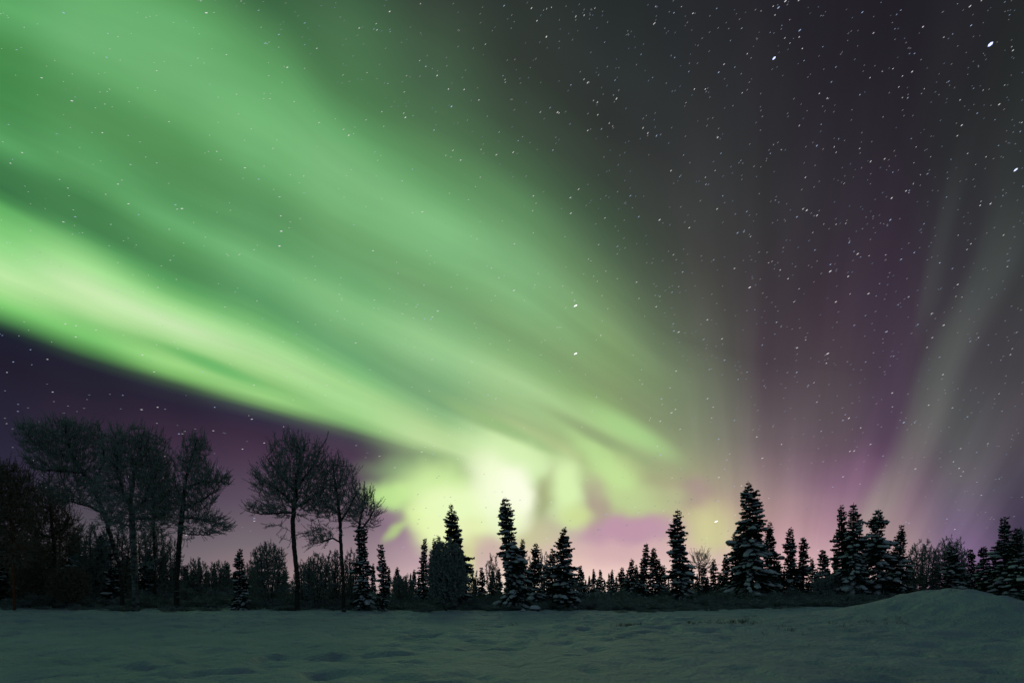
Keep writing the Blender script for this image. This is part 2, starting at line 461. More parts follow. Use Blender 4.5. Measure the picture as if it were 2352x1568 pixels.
# snow
m_snow, nt, b = material('snow_ground')
co = objco(nt)
f1 = noise_tex(nt, 0.35, 4.0, co)
f2 = noise_tex(nt, 9.0, 5.0, co, 0.65)
nt.links.new(ramp(nt, f1, [(0.35, (0.41, 0.50, 0.58)), (0.65, (0.54, 0.62, 0.69))]), b.inputs['Base Color'])
b.inputs['Roughness'].default_value = 0.55
b.inputs['Specular IOR Level'].default_value = 0.45
f3 = noise_tex(nt, 2.6, 4.0, co, 0.6)
ad = nt.nodes.new('ShaderNodeMath'); ad.operation = 'MULTIPLY_ADD'
nt.links.new(f3, ad.inputs[0]); ad.inputs[1].default_value = 2.6; nt.links.new(f2, ad.inputs[2])
bump(nt, b, ad.outputs[0], 1.0, 0.10)
m_pad = simple('snow_on_branch', (0.62, 0.68, 0.74), (0.80, 0.84, 0.88), 3.0, 0.8, 0.8, 0.05)
m_needle = frosted('spruce_needles', (0.012, 0.022, 0.018), (0.030, 0.046, 0.034), (0.30, 0.37, 0.38), (0.62, 1.02))
m_sbark = simple('spruce_bark', (0.035, 0.028, 0.024), (0.08, 0.065, 0.055), 8.0, 0.9, 0.6)
FROST = (0.55, 0.64, 0.64)
m_twig = frosted('frosted_twig', (0.16, 0.175, 0.16), (0.31, 0.33, 0.31), FROST, (-0.4, 0.9))
m_twig_lamp_tint = frosted('lamp_tinted_frosted_twig', (0.115, 0.090, 0.060), (0.20, 0.160, 0.110), (0.46, 0.45, 0.40), (-0.2, 1.1))  # warm light of a lamp beyond the left edge, painted into the twig colour
m_bark = frosted('poplar_bark', (0.022, 0.022, 0.020), (0.07, 0.07, 0.062), FROST, (0.15, 0.9))
m_bark_pale = simple('pale_poplar_bark', (0.04, 0.045, 0.042), (0.24, 0.26, 0.25), 2.6, 0.9, 0.6)
m_bark_lamp_tint = simple('lamp_tinted_bark', (0.14, 0.05, 0.02), (0.26, 0.10, 0.04), 5.0, 0.9, 0.6)  # bark colour warmed to carry that off-view lamp's light on the far-left trunk
m_shrub = frosted('frosted_shrub_twig', (0.10, 0.10, 0.085), (0.20, 0.205, 0.18), FROST, (-0.3, 1.0))
m_grass = simple('dry_grass', (0.07, 0.06, 0.04), (0.16, 0.14, 0.10), 3.0)
m_rock = simple('boulder_stone', (0.02, 0.022, 0.022), (0.07, 0.07, 0.065), 5.0, 0.9, 0.5)
m_wire = simple('power_cable', (0.02, 0.02, 0.02), (0.04, 0.04, 0.04), 2.0, 0.5)
m_pole = simple('weathered_pole_wood', (0.05, 0.04, 0.03), (0.10, 0.08, 0.065), 6.0, 0.9, 0.4)
m_glassins = simple('insulator_ceramic', (0.05, 0.03, 0.02), (0.08, 0.05, 0.03), 4.0, 0.3)

# ------------------------------------------------------------------ ground
def vnoise(x, y, sc, seed):
    """value noise on numpy arrays"""
    xs = x / sc + seed * 17.3; ys = y / sc + seed * 9.1
    xi = np.floor(xs).astype(np.int64); yi = np.floor(ys).astype(np.int64)
    fx = xs - xi; fy = ys - yi
    fx = fx * fx * (3 - 2 * fx); fy = fy * fy * (3 - 2 * fy)
    def h(a, b):
        n = (a * 374761393 + b * 668265263 + seed * 1442695041) & 0xffffffff
        n = ((n ^ (n >> 13)) * 1274126177) & 0xffffffff
        return ((n ^ (n >> 16)) & 0xffff) / 65535.0
    return (h(xi, yi) * (1 - fx) + h(xi + 1, yi) * fx) * (1 - fy) + (h(xi, yi + 1) * (1 - fx) + h(xi + 1, yi + 1) * fx) * fy

def sstep(a, b, x):
    t = np.clip((x - a) / (b - a), 0, 1); return t * t * (3 - 2 * t)
def ground_h(x, y, fine=True):
    x = np.asarray(x, float); y = np.asarray(y, float)
    z = 0.16 * sstep(-8, -46, x) * sstep(25, 48, y)                       # slow rise at the wood's edge, west
    z = z + 0.36 * sstep(11, 30, x) * sstep(22, 50, y)                    # and east
    # ploughed bank in the east
    mx, my = 20.9, 24.2
    ax = np.where(x < mx, 2.9, 2.5)
    ay = np.where(y < my, 5.0, 4.0)
    e = ((x - mx) / ax) ** 2 + ((y - my) / ay) ** 2
    z = z + 1.22 * np.exp(-e)
    z = z + 0.70 * np.exp(-(((x - 19.0) / 5.6) ** 2 + ((y - 25.5) / 6.5) ** 2))
    z = z + 0.05 * np.exp(-(((x - 30.5) / 7) ** 2 + ((y - 27) / 6) ** 2))
    # low berm and the hollow behind it
    wob = 1.6 * (vnoise(x, y * 0 + 3, 7.0, 5) - .5)
    bx = sstep(-15, -6, x) * (1 - sstep(7, 14, x))
    z = z + bx * (0.17 * np.exp(-((y - 23.4 - wob) / 1.7) ** 2) - 0.30 * np.exp(-((y - 33 - wob) / 7.0) ** 2))
    near = 1 - sstep(48, 70, y)
    z = z + near * 0.14 * (vnoise(x, y, 9.0, 1) - .5)
    z = z + near * 0.15 * (vnoise(x + y * .25, y * 1.25, 2.3, 2) - .5)
    if fine:
        q = 0.40 + 0.60 * sstep(.35, .65, vnoise(x, y, 5.5, 8))
        n1 = vnoise(x + .3 * y, y * 1.3, 0.85, 3)
        z = z + near * q * 0.15 * (n1 - .5)
        n2 = vnoise(x, y, 0.42, 4)
        z = z + near * (.4 + .6 * q) * 0.11 * (n2 - .5)
        z = z + 0.16 * np.exp(-e * .4) * (vnoise(x - .4 * y, y + .3 * x, 0.7, 12) - .5)
        # scattered hollows (old tracks)
        n3 = vnoise(x * .8, y, 0.62, 6)
        z = z - near * 0.17 * q * sstep(.62, .92, n3)
    return z
def gh(x, y): return float(ground_h(np.array([x]), np.array([y]), False)[0])

def axis(lo, hi, step, far, k):
    core = np.arange(lo, hi + step * .5, step)
    g = np.geomspace(step, far, k).cumsum()
    g = g[g < far * 1.0001]
    return core, g
xs_c = np.arange(-48, 48.01, 0.16)
gx = np.cumsum(np.geomspace(0.3, 900, 30)); ys_c = np.arange(5.0, 56.01, 0.13)
gy = np.cumsum(np.geomspace(0.3, 900, 30)); gy2 = np.cumsum(np.geomspace(0.5, 900, 22))
XS = np.concatenate([(-48 - gx)[::-1], xs_c, 48 + gx])
YS = np.concatenate([(5.0 - gy2)[::-1], ys_c, 56 + gy])
GX, GY = np.meshgrid(XS, YS)
GZ = ground_h(GX, GY)
V = np.stack([GX, GY, GZ], 2).reshape(-1, 3)
nx, ny = len(XS), len(YS)
ii, jj = np.meshgrid(np.arange(nx - 1), np.arange(ny - 1))
a = (jj * nx + ii).ravel()
Q = np.stack([a, a + 1, a + nx + 1, a + nx], 1)
g = link_mesh('snow_ground', V, Q, m_snow, None, True, 4)
tag(g, kind='structure')

def place(u, D):
    """point on the ground along bearing u at distance D"""
    x = (u - UC) / F * D
    return x, D, gh(x, D)
def height_at(v, D, z0):
    return EYE + (VH - v) / F * D - z0

# ------------------------------------------------------------------ spruces
def spruce_mesh(H, R, seed, dens=1.45, irregular=0.25, snow=1.0, top=0.12, lean=0.0, base=0.03, power=0.8, sag=0.5):
    """returns (trunk, crown, snow) buffers of a spruce H tall with crown radius R"""
    rng = np.random.default_rng(seed)
    tr, cr, sn = MeshBuf(), MeshBuf(), MeshBuf()
    zs = np.linspace(0, H, 14)
    bend = lambda z: np.stack([lean * (z / H) ** 1.5 * H + 0.012 * H * np.sin(z / H * 5 + seed), 0.01 * H * np.sin(z / H * 4 + 2 * seed), z], -1)
    rad = 0.016 * H * (1 - zs / H) ** 0.9 + 0.018
    limb(tr, bend(zs), rad, 8, 0.1, rng)
    h = base * H + 0.15
    KA, KB, KC, KW = [], [], [], []
    SC, SX, SY, SZ, SYaw, SP = [], [], [], [], [], []
    gap = (0.20 + 0.012 * H) / dens
    # slow irregular bulges and gaps by height and side
    ph = rng.uniform(0, 6.28, 6)
    while h < H * 0.985:
        q = h / H
        prof = (1 - q) ** power * (0.55 + 0.45 * min(1, q / 0.12 + 0.3))
        prof = max(prof, top * (1 - q) ** 0.5)
        Lh = R * prof * (1 + irregular * (0.6 * math.sin(q * 17 + ph[0]) + 0.5 * math.sin(q * 31 + ph[1])))
        nb = int(rng.integers(5, 8)) if q < 0.9 else int(rng.integers(3, 5))
        a0 = rng.uniform(0, 6.28)
        for k in range(nb):
            a = a0 + k * 6.283 / nb + rng.uniform(-.3, .3)
            side = 1 + irregular * (0.5 * math.sin(a + q * 9 + ph[2]) + 0.35 * math.sin(2 * a - q * 14 + ph[3]))
            L = max(0.10, Lh * side * rng.uniform(0.50, 1.28))
            if rng.random() < 0.05: L *= 1.35
            droop = sag * (0.25 + 0.75 * (1 - q)) * rng.uniform(0.6, 1.3)
            up = 0.35 * q + rng.uniform(-.1, .12)
            m = max(3, int(3 + L / 0.16))
            s = np.linspace(0, 1, m)
            r = L * s
            z = h + L * (up * s - droop * s ** 1.6 + 0.28 * droop * s ** 4) + rng.uniform(-.05, .05)
            z = z + rng.uniform(-.55, .55) * gap
            c0 = bend(np.full(m, h))
            wig = 0.05 * L * np.sin(s * 5 + rng.uniform(0, 6))
            P = np.stack([c0[:, 0] + r * math.cos(a) - wig * math.sin(a), c0[:, 1] + r * math.sin(a) + wig * math.cos(a), z], 1)
            KA.append(P[:-1]); KB.append(P[1:]);
            # sprays of needles to both sides and below
            st = P[:-1] + (P[1:] - P[:-1]) * rng.random((m - 1, 1))
            w = np.interp(s[:-1], [0, .3, .75, 1], [.35, 1, .8, .4])
            for sd, cnt in ((1, 2), (-1, 2), (0, 2)):
                for _ in range(cnt):
                    bl = (0.12 + 0.25 * min(L, 1.6)) * w * rng.uniform(.6, 1.2, m - 1)
                    th = a + sd * rng.uniform(.5, 1.3, m - 1) + (rng.uniform(-1, 1, m - 1) if sd == 0 else 0)
                    vz = -rng.uniform(.05, .55, m - 1) if sd else -rng.uniform(.1, 1.1, m - 1)
                    dv = np.stack([np.cos(th), np.sin(th), vz], 1); dv /= np.linalg.norm(dv, axis=1, keepdims=True)
                    KC.append(np.concatenate([st, dv * bl[:, None]], 1))
            # tip tuft
            for _ in range(2):
                dv = np.array([[math.cos(a), math.sin(a), rng.uniform(-.2, .5)]]) * rng.uniform(.08, .18)
                KC.append(np.concatenate([P[-1:], dv], 1))
            # snow pads riding on the branch
            patch = 0.5 + 0.5 * math.sin(2 * a + q * 13 + ph[4]) * math.cos(a - q * 21 + ph[5])
            if rng.random() < snow * (0.25 + 0.75 * patch) * (0.85 - 0.35 * q ** 3) and L > 0.14:
                np_ = 1 + int(L * rng.uniform(1.2, 2.6))
                for j in range(np_):
                    t_ = min(1.0, rng.uniform(.25, 1.02))
                    p = np.array([np.interp(t_, s, P[:, i]) for i in range(3)])
                    sz = min(0.27, (0.055 + 0.16 * L * (1 - abs(t_ - .7)))) * rng.uniform(.55, 1.5)
                    SC.append(p + [0, 0, sz * .12]); SP.append(math.atan(np.interp(t_, s, np.gradient(z, r + 1e-6))) * .9); SX.append(sz * rng.uniform(1.0, 1.8)); SY.append(sz * rng.uniform(.7, 1.1)); SZ.append(sz * rng.uniform(.40, .75)); SYaw.append(a + rng.uniform(-.4, .4))
        h += gap * rng.uniform(.75, 1.25) * (0.55 + 0.45 * (1 - q))
    A = np.concatenate(KA); B = np.concatenate(KB)
    tubes(tr, A, B, 0.016, 0.010, 3)
    K = np.concatenate(KC); n = len(K)
    p = K[:, :3]; dv = K[:, 3:]; ln = np.linalg.norm(dv, axis=1, keepdims=True) + 1e-9
    rv = rng.normal(size=(n, 3)); sd = np.cross(dv, rv); sd /= np.linalg.norm(sd, axis=1, keepdims=True) + 1e-9
    wd = ln * rng.uniform(.20, .36, (n, 1)) + 0.014
    mid = p + dv * 0.45
    Vq = np.stack([p, mid + sd * wd, p + dv, mid - sd * wd], 1).reshape(-1, 3)
    b0 = np.arange(n) * 4
    T = np.concatenate([np.stack([b0, b0 + 1, b0 + 2], 1), np.stack([b0, b0 + 2, b0 + 3], 1)])
    cr.add(Vq, T)
    # leader and its buds
    tipn = 10
    tz = np.linspace(H * .93, H * 1.0, tipn)
    for z in tz:
        c = bend(np.array([z]))[0]
        for _ in range(3):
            a = rng.uniform(0, 6.28); l = (0.03 + 0.25 * R * top) * (1.25 - (z - H * .93) / (H * .07)) * rng.uniform(.6, 1.3)
            e = c + np.array([math.cos(a) * l, math.sin(a) * l, l * rng.uniform(.2, .9)])
            s_ = np.array([-math.sin(a), math.cos(a), 0]) * l * .25
            mid = (c + e) / 2
            cr.add([c, mid + s_, e, mid - s_], [(0, 1, 2), (0, 2, 3)])
    if SC:
        SC = np.array(SC)
        big = np.array(SX) > 0.19
        for sel, shp in ((big, ICO2), (~big, ICO1)):
            if sel.any():
                lumps(sn, SC[sel], np.array(SX)[sel], np.array(SY)[sel], np.array(SZ)[sel], np.array(SYaw)[sel], np.array(SP)[sel], rng, shp, 0.26 if shp is ICO1 else 0.20)
    return tr, cr, sn

SPRUCE_GROUP = 'snow-laden spruces along the forest edge'
def spruce(u, vtop, hw, D, seed, label, group=SPRUCE_GROUP, name='spruce_tree', ub=None, **kw):
    x, y, z = place(ub if ub is not None else u, D)
    H = height_at(vtop, D, z)
    R = hw / F * D
    lean = ((u - UC) / F * D - x) / H
    tr, cr, sn = spruce_mesh(H + 0.1, R, seed, lean=lean, **kw)
    t = empty(name, (x, y, z - 0.1))
    tr.link('trunk', m_sbark, t)
    cr.link('crown', m_needle, t)
    if sn.n: sn.link('snow_load', m_pad, t, True)
    tag(t, label, 'spruce', group)
    return t

# ------------------------------------------------------------------ bare frosted trees (space colonisation)
def bare_tree(ub, D, trunks, clouds, n_attr, seed, label, name='bare_tree', cat='tree', group=None,
              step=0.19, infl=2.2, kill=0.27, r_tip=0.0155, r_max=0.2, spurs=3, spur_len=0.26,
              bark=None, twig=None, trop=0.10, twig_r=0.0150, pw=2.3, depth=0.75, dens=1.7, shoots=0.55, shoot_len=0.95):
    rng = np.random.default_rng(seed)
    bark = bark or m_bark; twig = twig or m_twig
    x0, y0, z0 = place(ub, D)
    W3 = lambda u_, v_, dd=0.0: np.array([(u_ - UC) / F * D - x0, dd, EYE + (VH - v_) / F * D - z0])
    P = [np.array([0, 0, -0.1])]; par = [-1]
    def add_path(pts):
        pts = [W3(*p) for p in pts]
        # start from the nearest node
        arr = np.array(P); cur = int(np.argmin(((arr - pts[0]) ** 2).sum(1)))
        for q in pts:
            a = P[cur]; d = q - a; n = max(1, int(np.linalg.norm(d) / step))
            for i in range(1, n + 1):
                P.append(a + d * i / n + rng.normal(0, 0.02, 3)); par.append(cur); cur = len(P) - 1
    for tr in trunks: add_path(tr)
    A = []
    tot = sum(c[2] * c[3] for c in clouds)
    for (cu, cv, ru, rv, *dd) in clouds:
        k = int(n_attr * dens * ru * rv / tot)
        d = rng.normal(size=(k, 3)); d /= np.linalg.norm(d, axis=1, keepdims=True)
        r = rng.random((k, 1)) ** (1 / 2.2)
        c = W3(cu, cv, dd[0] if dd else 0)
        s = np.array([ru / F * D, ru / F * D * depth, rv / F * D])
        A.append(c + d * r * s)
    A = np.concatenate(A)
    P = list(P)
    near = np.full(len(A), 1e9); idx = np.zeros(len(A), int)
    new0 = 0
    alive = np.ones(len(A), bool)
    for it in range(140):
        NP = np.array(P[new0:])
        if len(NP) == 0: break
        act = np.where(alive)[0]
        if len(act) == 0: break
        for c0 in range(0, len(NP), 400):
            blk = NP[c0:c0 + 400]
            d2 = ((A[act][:, None, :] - blk[None]) ** 2).sum(2)
            j = d2.argmin(1); dm = np.sqrt(d2[np.arange(len(act)), j])
            up = dm < near[act]
            near[act[up]] = dm[up]; idx[act[up]] = new0 + c0 + j[up]
        alive &= near > kill
        use = np.where(alive & (near < infl * (3 if it < 8 else 1)))[0]
        if len(use) == 0: break
        new0 = len(P)
        arr = np.array(P)
        dv = A[use] - arr[idx[use]]; dv /= np.linalg.norm(dv, axis=1, keepdims=True)
        un, inv = np.unique(idx[use], return_inverse=True)
        sm = np.zeros((len(un), 3)); np.add.at(sm, inv, dv)
        sm += rng.normal(0, 0.13, sm.shape); sm[:, 2] += trop
        sm /= np.linalg.norm(sm, axis=1, keepdims=True) + 1e-9
        for n_, s_ in zip(un, sm):
            P.append(arr[n_] + s_ * step); par.append(int(n_))
        if len(P) > 22000: break
    P = np.array(P); par = np.array(par); n = len(P)
    acc = np.zeros(n); nch = np.zeros(n, int)
    for i in range(n - 1, 0, -1):
        if acc[i] == 0: acc[i] = r_tip ** pw
        acc[par[i]] += acc[i]; nch[par[i]] += 1
    acc[0] = max(acc[0], r_tip ** pw)
    R = np.minimum(acc ** (1 / pw), r_max)
    # keep children never thicker than parents; trunk flare
    i = np.arange(1, n); pi = par[1:]
    th = R[pi] > 0.035
    tb, cb = MeshBuf(), MeshBuf()
    flare = lambda p, r: r * (1 + 0.35 * np.exp(-np.maximum(p[:, 2], 0) / 0.5))
    big = i[th]; small = i[~th]
    if len(big):
        tubes(tb, P[par[big]], P[big], flare(P[par[big]], R[par[big]] if False else np.minimum(R[par[big]], R[big] * 1.35)), flare(P[big], R[big]), 7)
    tubes(cb, P[par[small]], P[small], np.minimum(R[par[small]], R[small] * 1.4), R[small], 3)
    # twigs and spurs on the fine wood
    fine = i[R[i] < 0.05]
    if spurs:
        for rep in range(spurs):
            sel = fine[rng.random(len(fine)) < 0.9]
            d = P[sel] - P[par[sel]]; d /= np.linalg.norm(d, axis=1, keepdims=True) + 1e-9
            dv = d * 0.55 + rng.normal(0, 0.62, d.shape) + np.array([0, 0, 0.18])
            dv /= np.linalg.norm(dv, axis=1, keepdims=True)
            l = spur_len * rng.uniform(.3, 1.25, (len(sel), 1))
            a = P[par[sel]] + (P[sel] - P[par[sel]]) * rng.random((len(sel), 1))
            m = a + dv * l * .5 + rng.normal(0, .015, a.shape)
            e = a + dv * l + np.array([0, 0, 0.18]) * l + rng.normal(0, .03, a.shape)
            tubes(cb, a, m, twig_r, twig_r * .9, 3); tubes(cb, m, e, twig_r * .9, twig_r * .5, 3)
            dv2 = dv + rng.normal(0, .7, dv.shape); dv2 /= np.linalg.norm(dv2, axis=1, keepdims=True)
            tubes(cb, m, m + dv2 * l * .55, twig_r * .8, twig_r * .5, 3)
    # stiff outward shoots, each set with short spurs: they give the crown its spiky rim
    if shoots:
        sel = fine[rng.random(len(fine)) < shoots]
        o_ = P[sel] - np.array([0, 0, 0.0]); cen = A.mean(0)
        low = cen - np.array([0, 0, 0.35 * (A[:, 2].max() - A[:, 2].min())])
        dv = P[sel] - low; dv /= np.linalg.norm(dv, axis=1, keepdims=True) + 1e-9
        dv = dv * 0.9 + rng.normal(0, .26, dv.shape) + np.array([0, 0, .12]); dv /= np.linalg.norm(dv, axis=1, keepdims=True)
        l = shoot_len * rng.uniform(.35, 1.1, (len(sel), 1))
        a = P[sel]; kink = rng.normal(0, .05, a.shape)
        m = a + dv * l * .5 + kink; e = m + (dv + [0, 0, .25]) * l * .5 + rng.normal(0, .04, a.shape)
        tubes(cb, a, m, r_tip * 1.35, r_tip * 1.15, 3); tubes(cb, m, e, r_tip * 1.15, r_tip * .7, 3)
        for q in (.15, .35, .5, .65, .8, .95):
            b0 = np.where(np.full((len(sel), 1), q < .5), a + (m - a) * q * 2, m + (e - m) * (q * 2 - 1))
            for _ in range(2):
                d2 = dv * .5 + rng.normal(0, .6, dv.shape); d2 /= np.linalg.norm(d2, axis=1, keepdims=True)
                tubes(cb, b0, b0 + d2 * rng.uniform(.06, .17, (len(sel), 1)), twig_r * 1.1, twig_r * .6, 3)
    t = empty(name, (x0, y0, z0))
    tb.link('trunk', bark, t); cb.link('crown', twig, t)
    tag(t, label, cat, group)
    return t

# ------------------------------------------------------------------ shrubs
def shrub_buf(H, R, seed, stems=16, tw=9, sub=3, r0=0.016, spread=1.0, fill=1.0):
    rng = np.random.default_rng(seed)
    buf = MeshBuf()
    A, B, RA, RB = [], [], [], []
    def add(a, b, ra, rb):
        A.append(a); B.append(b); RA.append(np.full(len(a), ra)); RB.append(np.full(len(a), rb))
    K = 6
    a = rng.uniform(0, 6.283, stems)
    rr = np.sqrt(rng.random(stems)) * R * 0.45
    p = np.stack([rr * np.cos(a), rr * np.sin(a), np.full(stems, -0.08)], 1)
    out = np.stack([np.cos(a), np.sin(a), np.zeros(stems)], 1) * (rng.uniform(.15, 1.0, (stems, 1)) * R * spread / H)
    d = out + np.array([0, 0, 1.0]); hs = H * rng.uniform(.55, 1.05, (stems, 1))
    segs = []
    for k in range(K):
        q = p + d / np.linalg.norm(d, axis=1, keepdims=True) * hs / K + rng.normal(0, .04, p.shape) * H * .3
        add(p, q, r0 * (1 - k / K * .7), r0 * (1 - (k + 1) / K * .7))
        segs.append((p.copy(), q.copy())); p = q
        d = d + rng.normal(0, .22, d.shape) + out * .25
    T0 = np.concatenate([s[0] for s in segs[1:]]); T1 = np.concatenate([s[1] for s in segs[1:]])
    for r in range(tw):
        n = len(T0)
        b = T0 + (T1 - T0) * rng.random((n, 1))
        dv = rng.normal(0, 1, (n, 3)) * [1, 1, .55] + [0, 0, .45]
        dv /= np.linalg.norm(dv, axis=1, keepdims=True)
        l = H * rng.uniform(.08, .22, (n, 1))
        m = b + dv * l * .5; e = b + dv * l + rng.normal(0, .04, b.shape)
        add(b, m, .009, .008); add(m, e, .008, .005)
        for s in range(sub):
            bb = b + (e - b) * rng.uniform(.2, 1, (n, 1))
            dd = dv + rng.normal(0, .8, dv.shape); dd /= np.linalg.norm(dd, axis=1, keepdims=True)
            add(bb, bb + dd * l * rng.uniform(.3, .7, (n, 1)), .0075, .0045)
    tubes(buf, np.concatenate(A), np.concatenate(B), np.concatenate(RA), np.concatenate(RB), 3)
    return buf

# ------------------------------------------------------------------ the spruces one can tell apart (bearing, top, half width, distance)
spruce(1036, 1155, 40, 52, 11, 'tall pointed snow-laden spruce rising behind the round frosted bush against the white glow', ub=1046, top=.10, irregular=.22, power=.72, snow=.9)
spruce(1054, 1232, 24, 55, 12, 'dark spruce half hidden close behind the tall pointed spruce by the round frosted bush', ub=1058, irregular=.3, power=.7)
spruce(1160, 1143, 33, 47, 13, 'heavily snow-loaded blunt-topped spruce with bulging lumps, in front of the brightest aurora', ub=1181, top=.26, irregular=.26, power=.48, snow=1.5, sag=.7)
spruce(1296, 1211, 34, 50, 14, 'full dense spruce between the blunt lumpy spruce and the power lines, one low snowy skirt', top=.14, irregular=.25, power=.6, snow=1.1)
spruce(974, 1235, 15, 55, 15, 'slender spruce just left of the round frosted bush', top=.14, power=.6, irregular=.3)
spruce(996, 1235, 15, 57, 16, 'thin spruce whose spire sticks up over the round frosted bush, nearer its left side', power=.7, irregular=.3)
spruce(1007, 1229, 14, 59, 17, 'thin spruce whose knobbly spire peeps over the middle of the round frosted bush', power=.6, top=.3, irregular=.4)
spruce(875, 1250, 13, 47, 18, 'narrow club-topped snowy spruce standing alone right of the column-like spruce', ub=880, top=.5, power=.35, irregular=.3, snow=1.1)
spruce(832, 1200, 22, 47, 19, 'column-like spruce plastered with snow pads beneath the rightmost bare crown', top=.34, power=.42, irregular=.26, snow=1.5)
spruce(552, 1260, 20, 47, 20, 'small neat cone-shaped snowy spruce standing alone between the two tall bare trees', power=.65, top=.12, snow=1.3, irregular=.2)
spruce(1199, 1239, 20, 58, 21, 'slim spire spruce peeping out just right of the blunt lumpy spruce', power=.62, irregular=.2)
spruce(1229, 1246, 24, 53, 22, 'slim spruce with a long bare leader standing midway between the two biggest central spruces', power=.62, top=.1, irregular=.25)
spruce(1268, 1258, 22, 56, 23, 'dark spruce partly hidden behind the full dense spruce, on its left side', power=.6, irregular=.3)
spruce(1106, 1302, 13, 60, 24, 'short spruce in the bright gap between the round frosted bush and the blunt lumpy spruce', power=.6)
spruce(1334, 1298, 17, 58, 25, 'ragged small spruce right beside the power lines, next to the full dense spruce', power=.7, irregular=.35)
spruce(1429, 1301, 16, 64, 26, 'small cone-shaped spruce just left of the taller clump in the right skyline', power=.62)
spruce(1451, 1282, 16, 62, 27, 'mid-height spruce at the left end of the skyline clump, before the twin spires', power=.6, irregular=.3)
spruce(1483, 1246, 18, 60, 28, 'taller of the twin spires in the middle of the pink skyline', power=.6, irregular=.25, ub=1480)
spruce(1500, 1257, 17, 60, 29, 'shorter of the twin spires in the middle of the pink skyline', power=.5, irregular=.25)
spruce(1514, 1283, 15, 64, 30, 'ragged spruce just right of the twin spires', power=.6, irregular=.4)
spruce(1525, 1298, 11, 66, 31, 'thin low spruce between the twin spires and the tall lone spruce', power=.6)
spruce(1557, 1168, 30, 54, 32, 'tall lone spruce with a bent snowy arm halfway up, against the pink sky', ub=1562, top=.16, irregular=.24, power=.5, snow=1.2, sag=.6)
spruce(1640, 1284, 13, 62, 33, 'small spruce right of the fan-shaped bare tree', power=.55, irregular=.25)
spruce(1616, 1297, 13, 58, 34, 'small spruce growing against the fan-shaped bare tree', power=.55, irregular=.25)
spruce(1665, 1276, 16, 62, 35, 'small spruce just left of the biggest spruce', power=.55, irregular=.3)
spruce(1687, 1222, 22, 60, 36, 'spruce half hidden behind the left side of the biggest spruce', power=.7, irregular=.3)
spruce(1722, 1103, 64, 57, 37, 'biggest, tallest spruce, wide skirted and snow-loaded, with a drooping arm on its right', top=.10, irregular=.36, power=.72, snow=1.2, sag=.8, dens=1.2)
spruce(1770, 1197, 25, 61, 38, 'spruce with a bare twiggy leader close behind the right side of the biggest spruce', top=.1, power=.62)
spruce(1816, 1211, 20, 60, 39, 'slim snowy spruce, first clear of the biggest spruce on its right side', top=.2, power=.48, irregular=.25)
spruce(1846, 1232, 19, 60, 40, 'slim snowy spruce, second clear of the biggest spruce on its right side', top=.2, power=.52, irregular=.28)
spruce(1889, 1262, 18, 58, 41, 'round-topped small snowy spruce between the slim pair and the tall right twins', top=.5, power=.45, snow=1.3)
spruce(1864, 1282, 10, 64, 42, 'tiny spruce between the slim snowy pair and the round-topped small one', power=.5)
spruce(1788, 1290, 16, 60, 43, 'low spruce at the foot of the gap right of the biggest spruce', power=.45, top=.3)
spruce(1935, 1160, 28, 57, 44, 'left one of the tall right twins, darker and set a little back', top=.12, power=.62, irregular=.3)
spruce(1961, 1153, 36, 55, 45, 'right one of the tall right twins, fuller and with a drooping snowy skirt', top=.12, power=.66, irregular=.3, snow=1.3, sag=.8)
spruce(2017, 1167, 34, 56, 46, 'tall spruce with big rounded snow bulges, between the tall twins and the mound', top=.16, power=.5, irregular=.4, snow=1.5, sag=.8)
spruce(2068, 1205, 24, 56, 47, 'slim pointed spruce nearest the frosted crooked trees behind the mound', top=.1, power=.6, irregular=.28)
spruce(2184, 1256, 24, 54, 48, 'squat snowy spruce standing in front of the frosted crooked trees', power=.5, top=.2, snow=1.3)
spruce(2231, 1260, 15, 57, 49, 'small spruce behind the right shoulder of the mound, nearest the crooked trees', power=.6)
spruce(2260, 1254, 17, 55, 50, 'small blunt spruce behind the right shoulder of the mound', power=.45, top=.3)
spruce(2307, 1187, 24, 52, 51, 'tall spruce near the right end of the wood, behind the foot of the mound', power=.5, top=.22, irregular=.32, snow=1.1)
spruce(2337, 1211, 20, 50, 52, 'dark spruce beside the tall one at the right end of the wood', power=.5, top=.2)
spruce(2372, 1240, 28, 46, 53, 'broad snowy spruce at the very right end of the wood', power=.6, snow=1.2)
spruce(231, 1225, 44, 58, 54, 'broad dark spruce under the crowns of the left bare trees', power=.75, top=.12, sag=.7)
spruce(168, 1215, 30, 60, 55, 'dark spruce behind the leaning bare tree', power=.7)
spruce(80, 1205, 28, 60, 56, 'dark spruce behind the lamplight-tinted bare trees at the left end', power=.7)
spruce(262, 1300, 24, 52, 57, 'small snow-patched spruce at the foot of the broad dark spruce', power=.5)
spruce(10, 1230, 40, 52, 58, 'dark spruce at the very left end of the wood', power=.7)
spruce(340, 1262, 26, 60, 62, 'dark spruce between the thick pale trunk and the tall trunk with the tiered crown', power=.6)

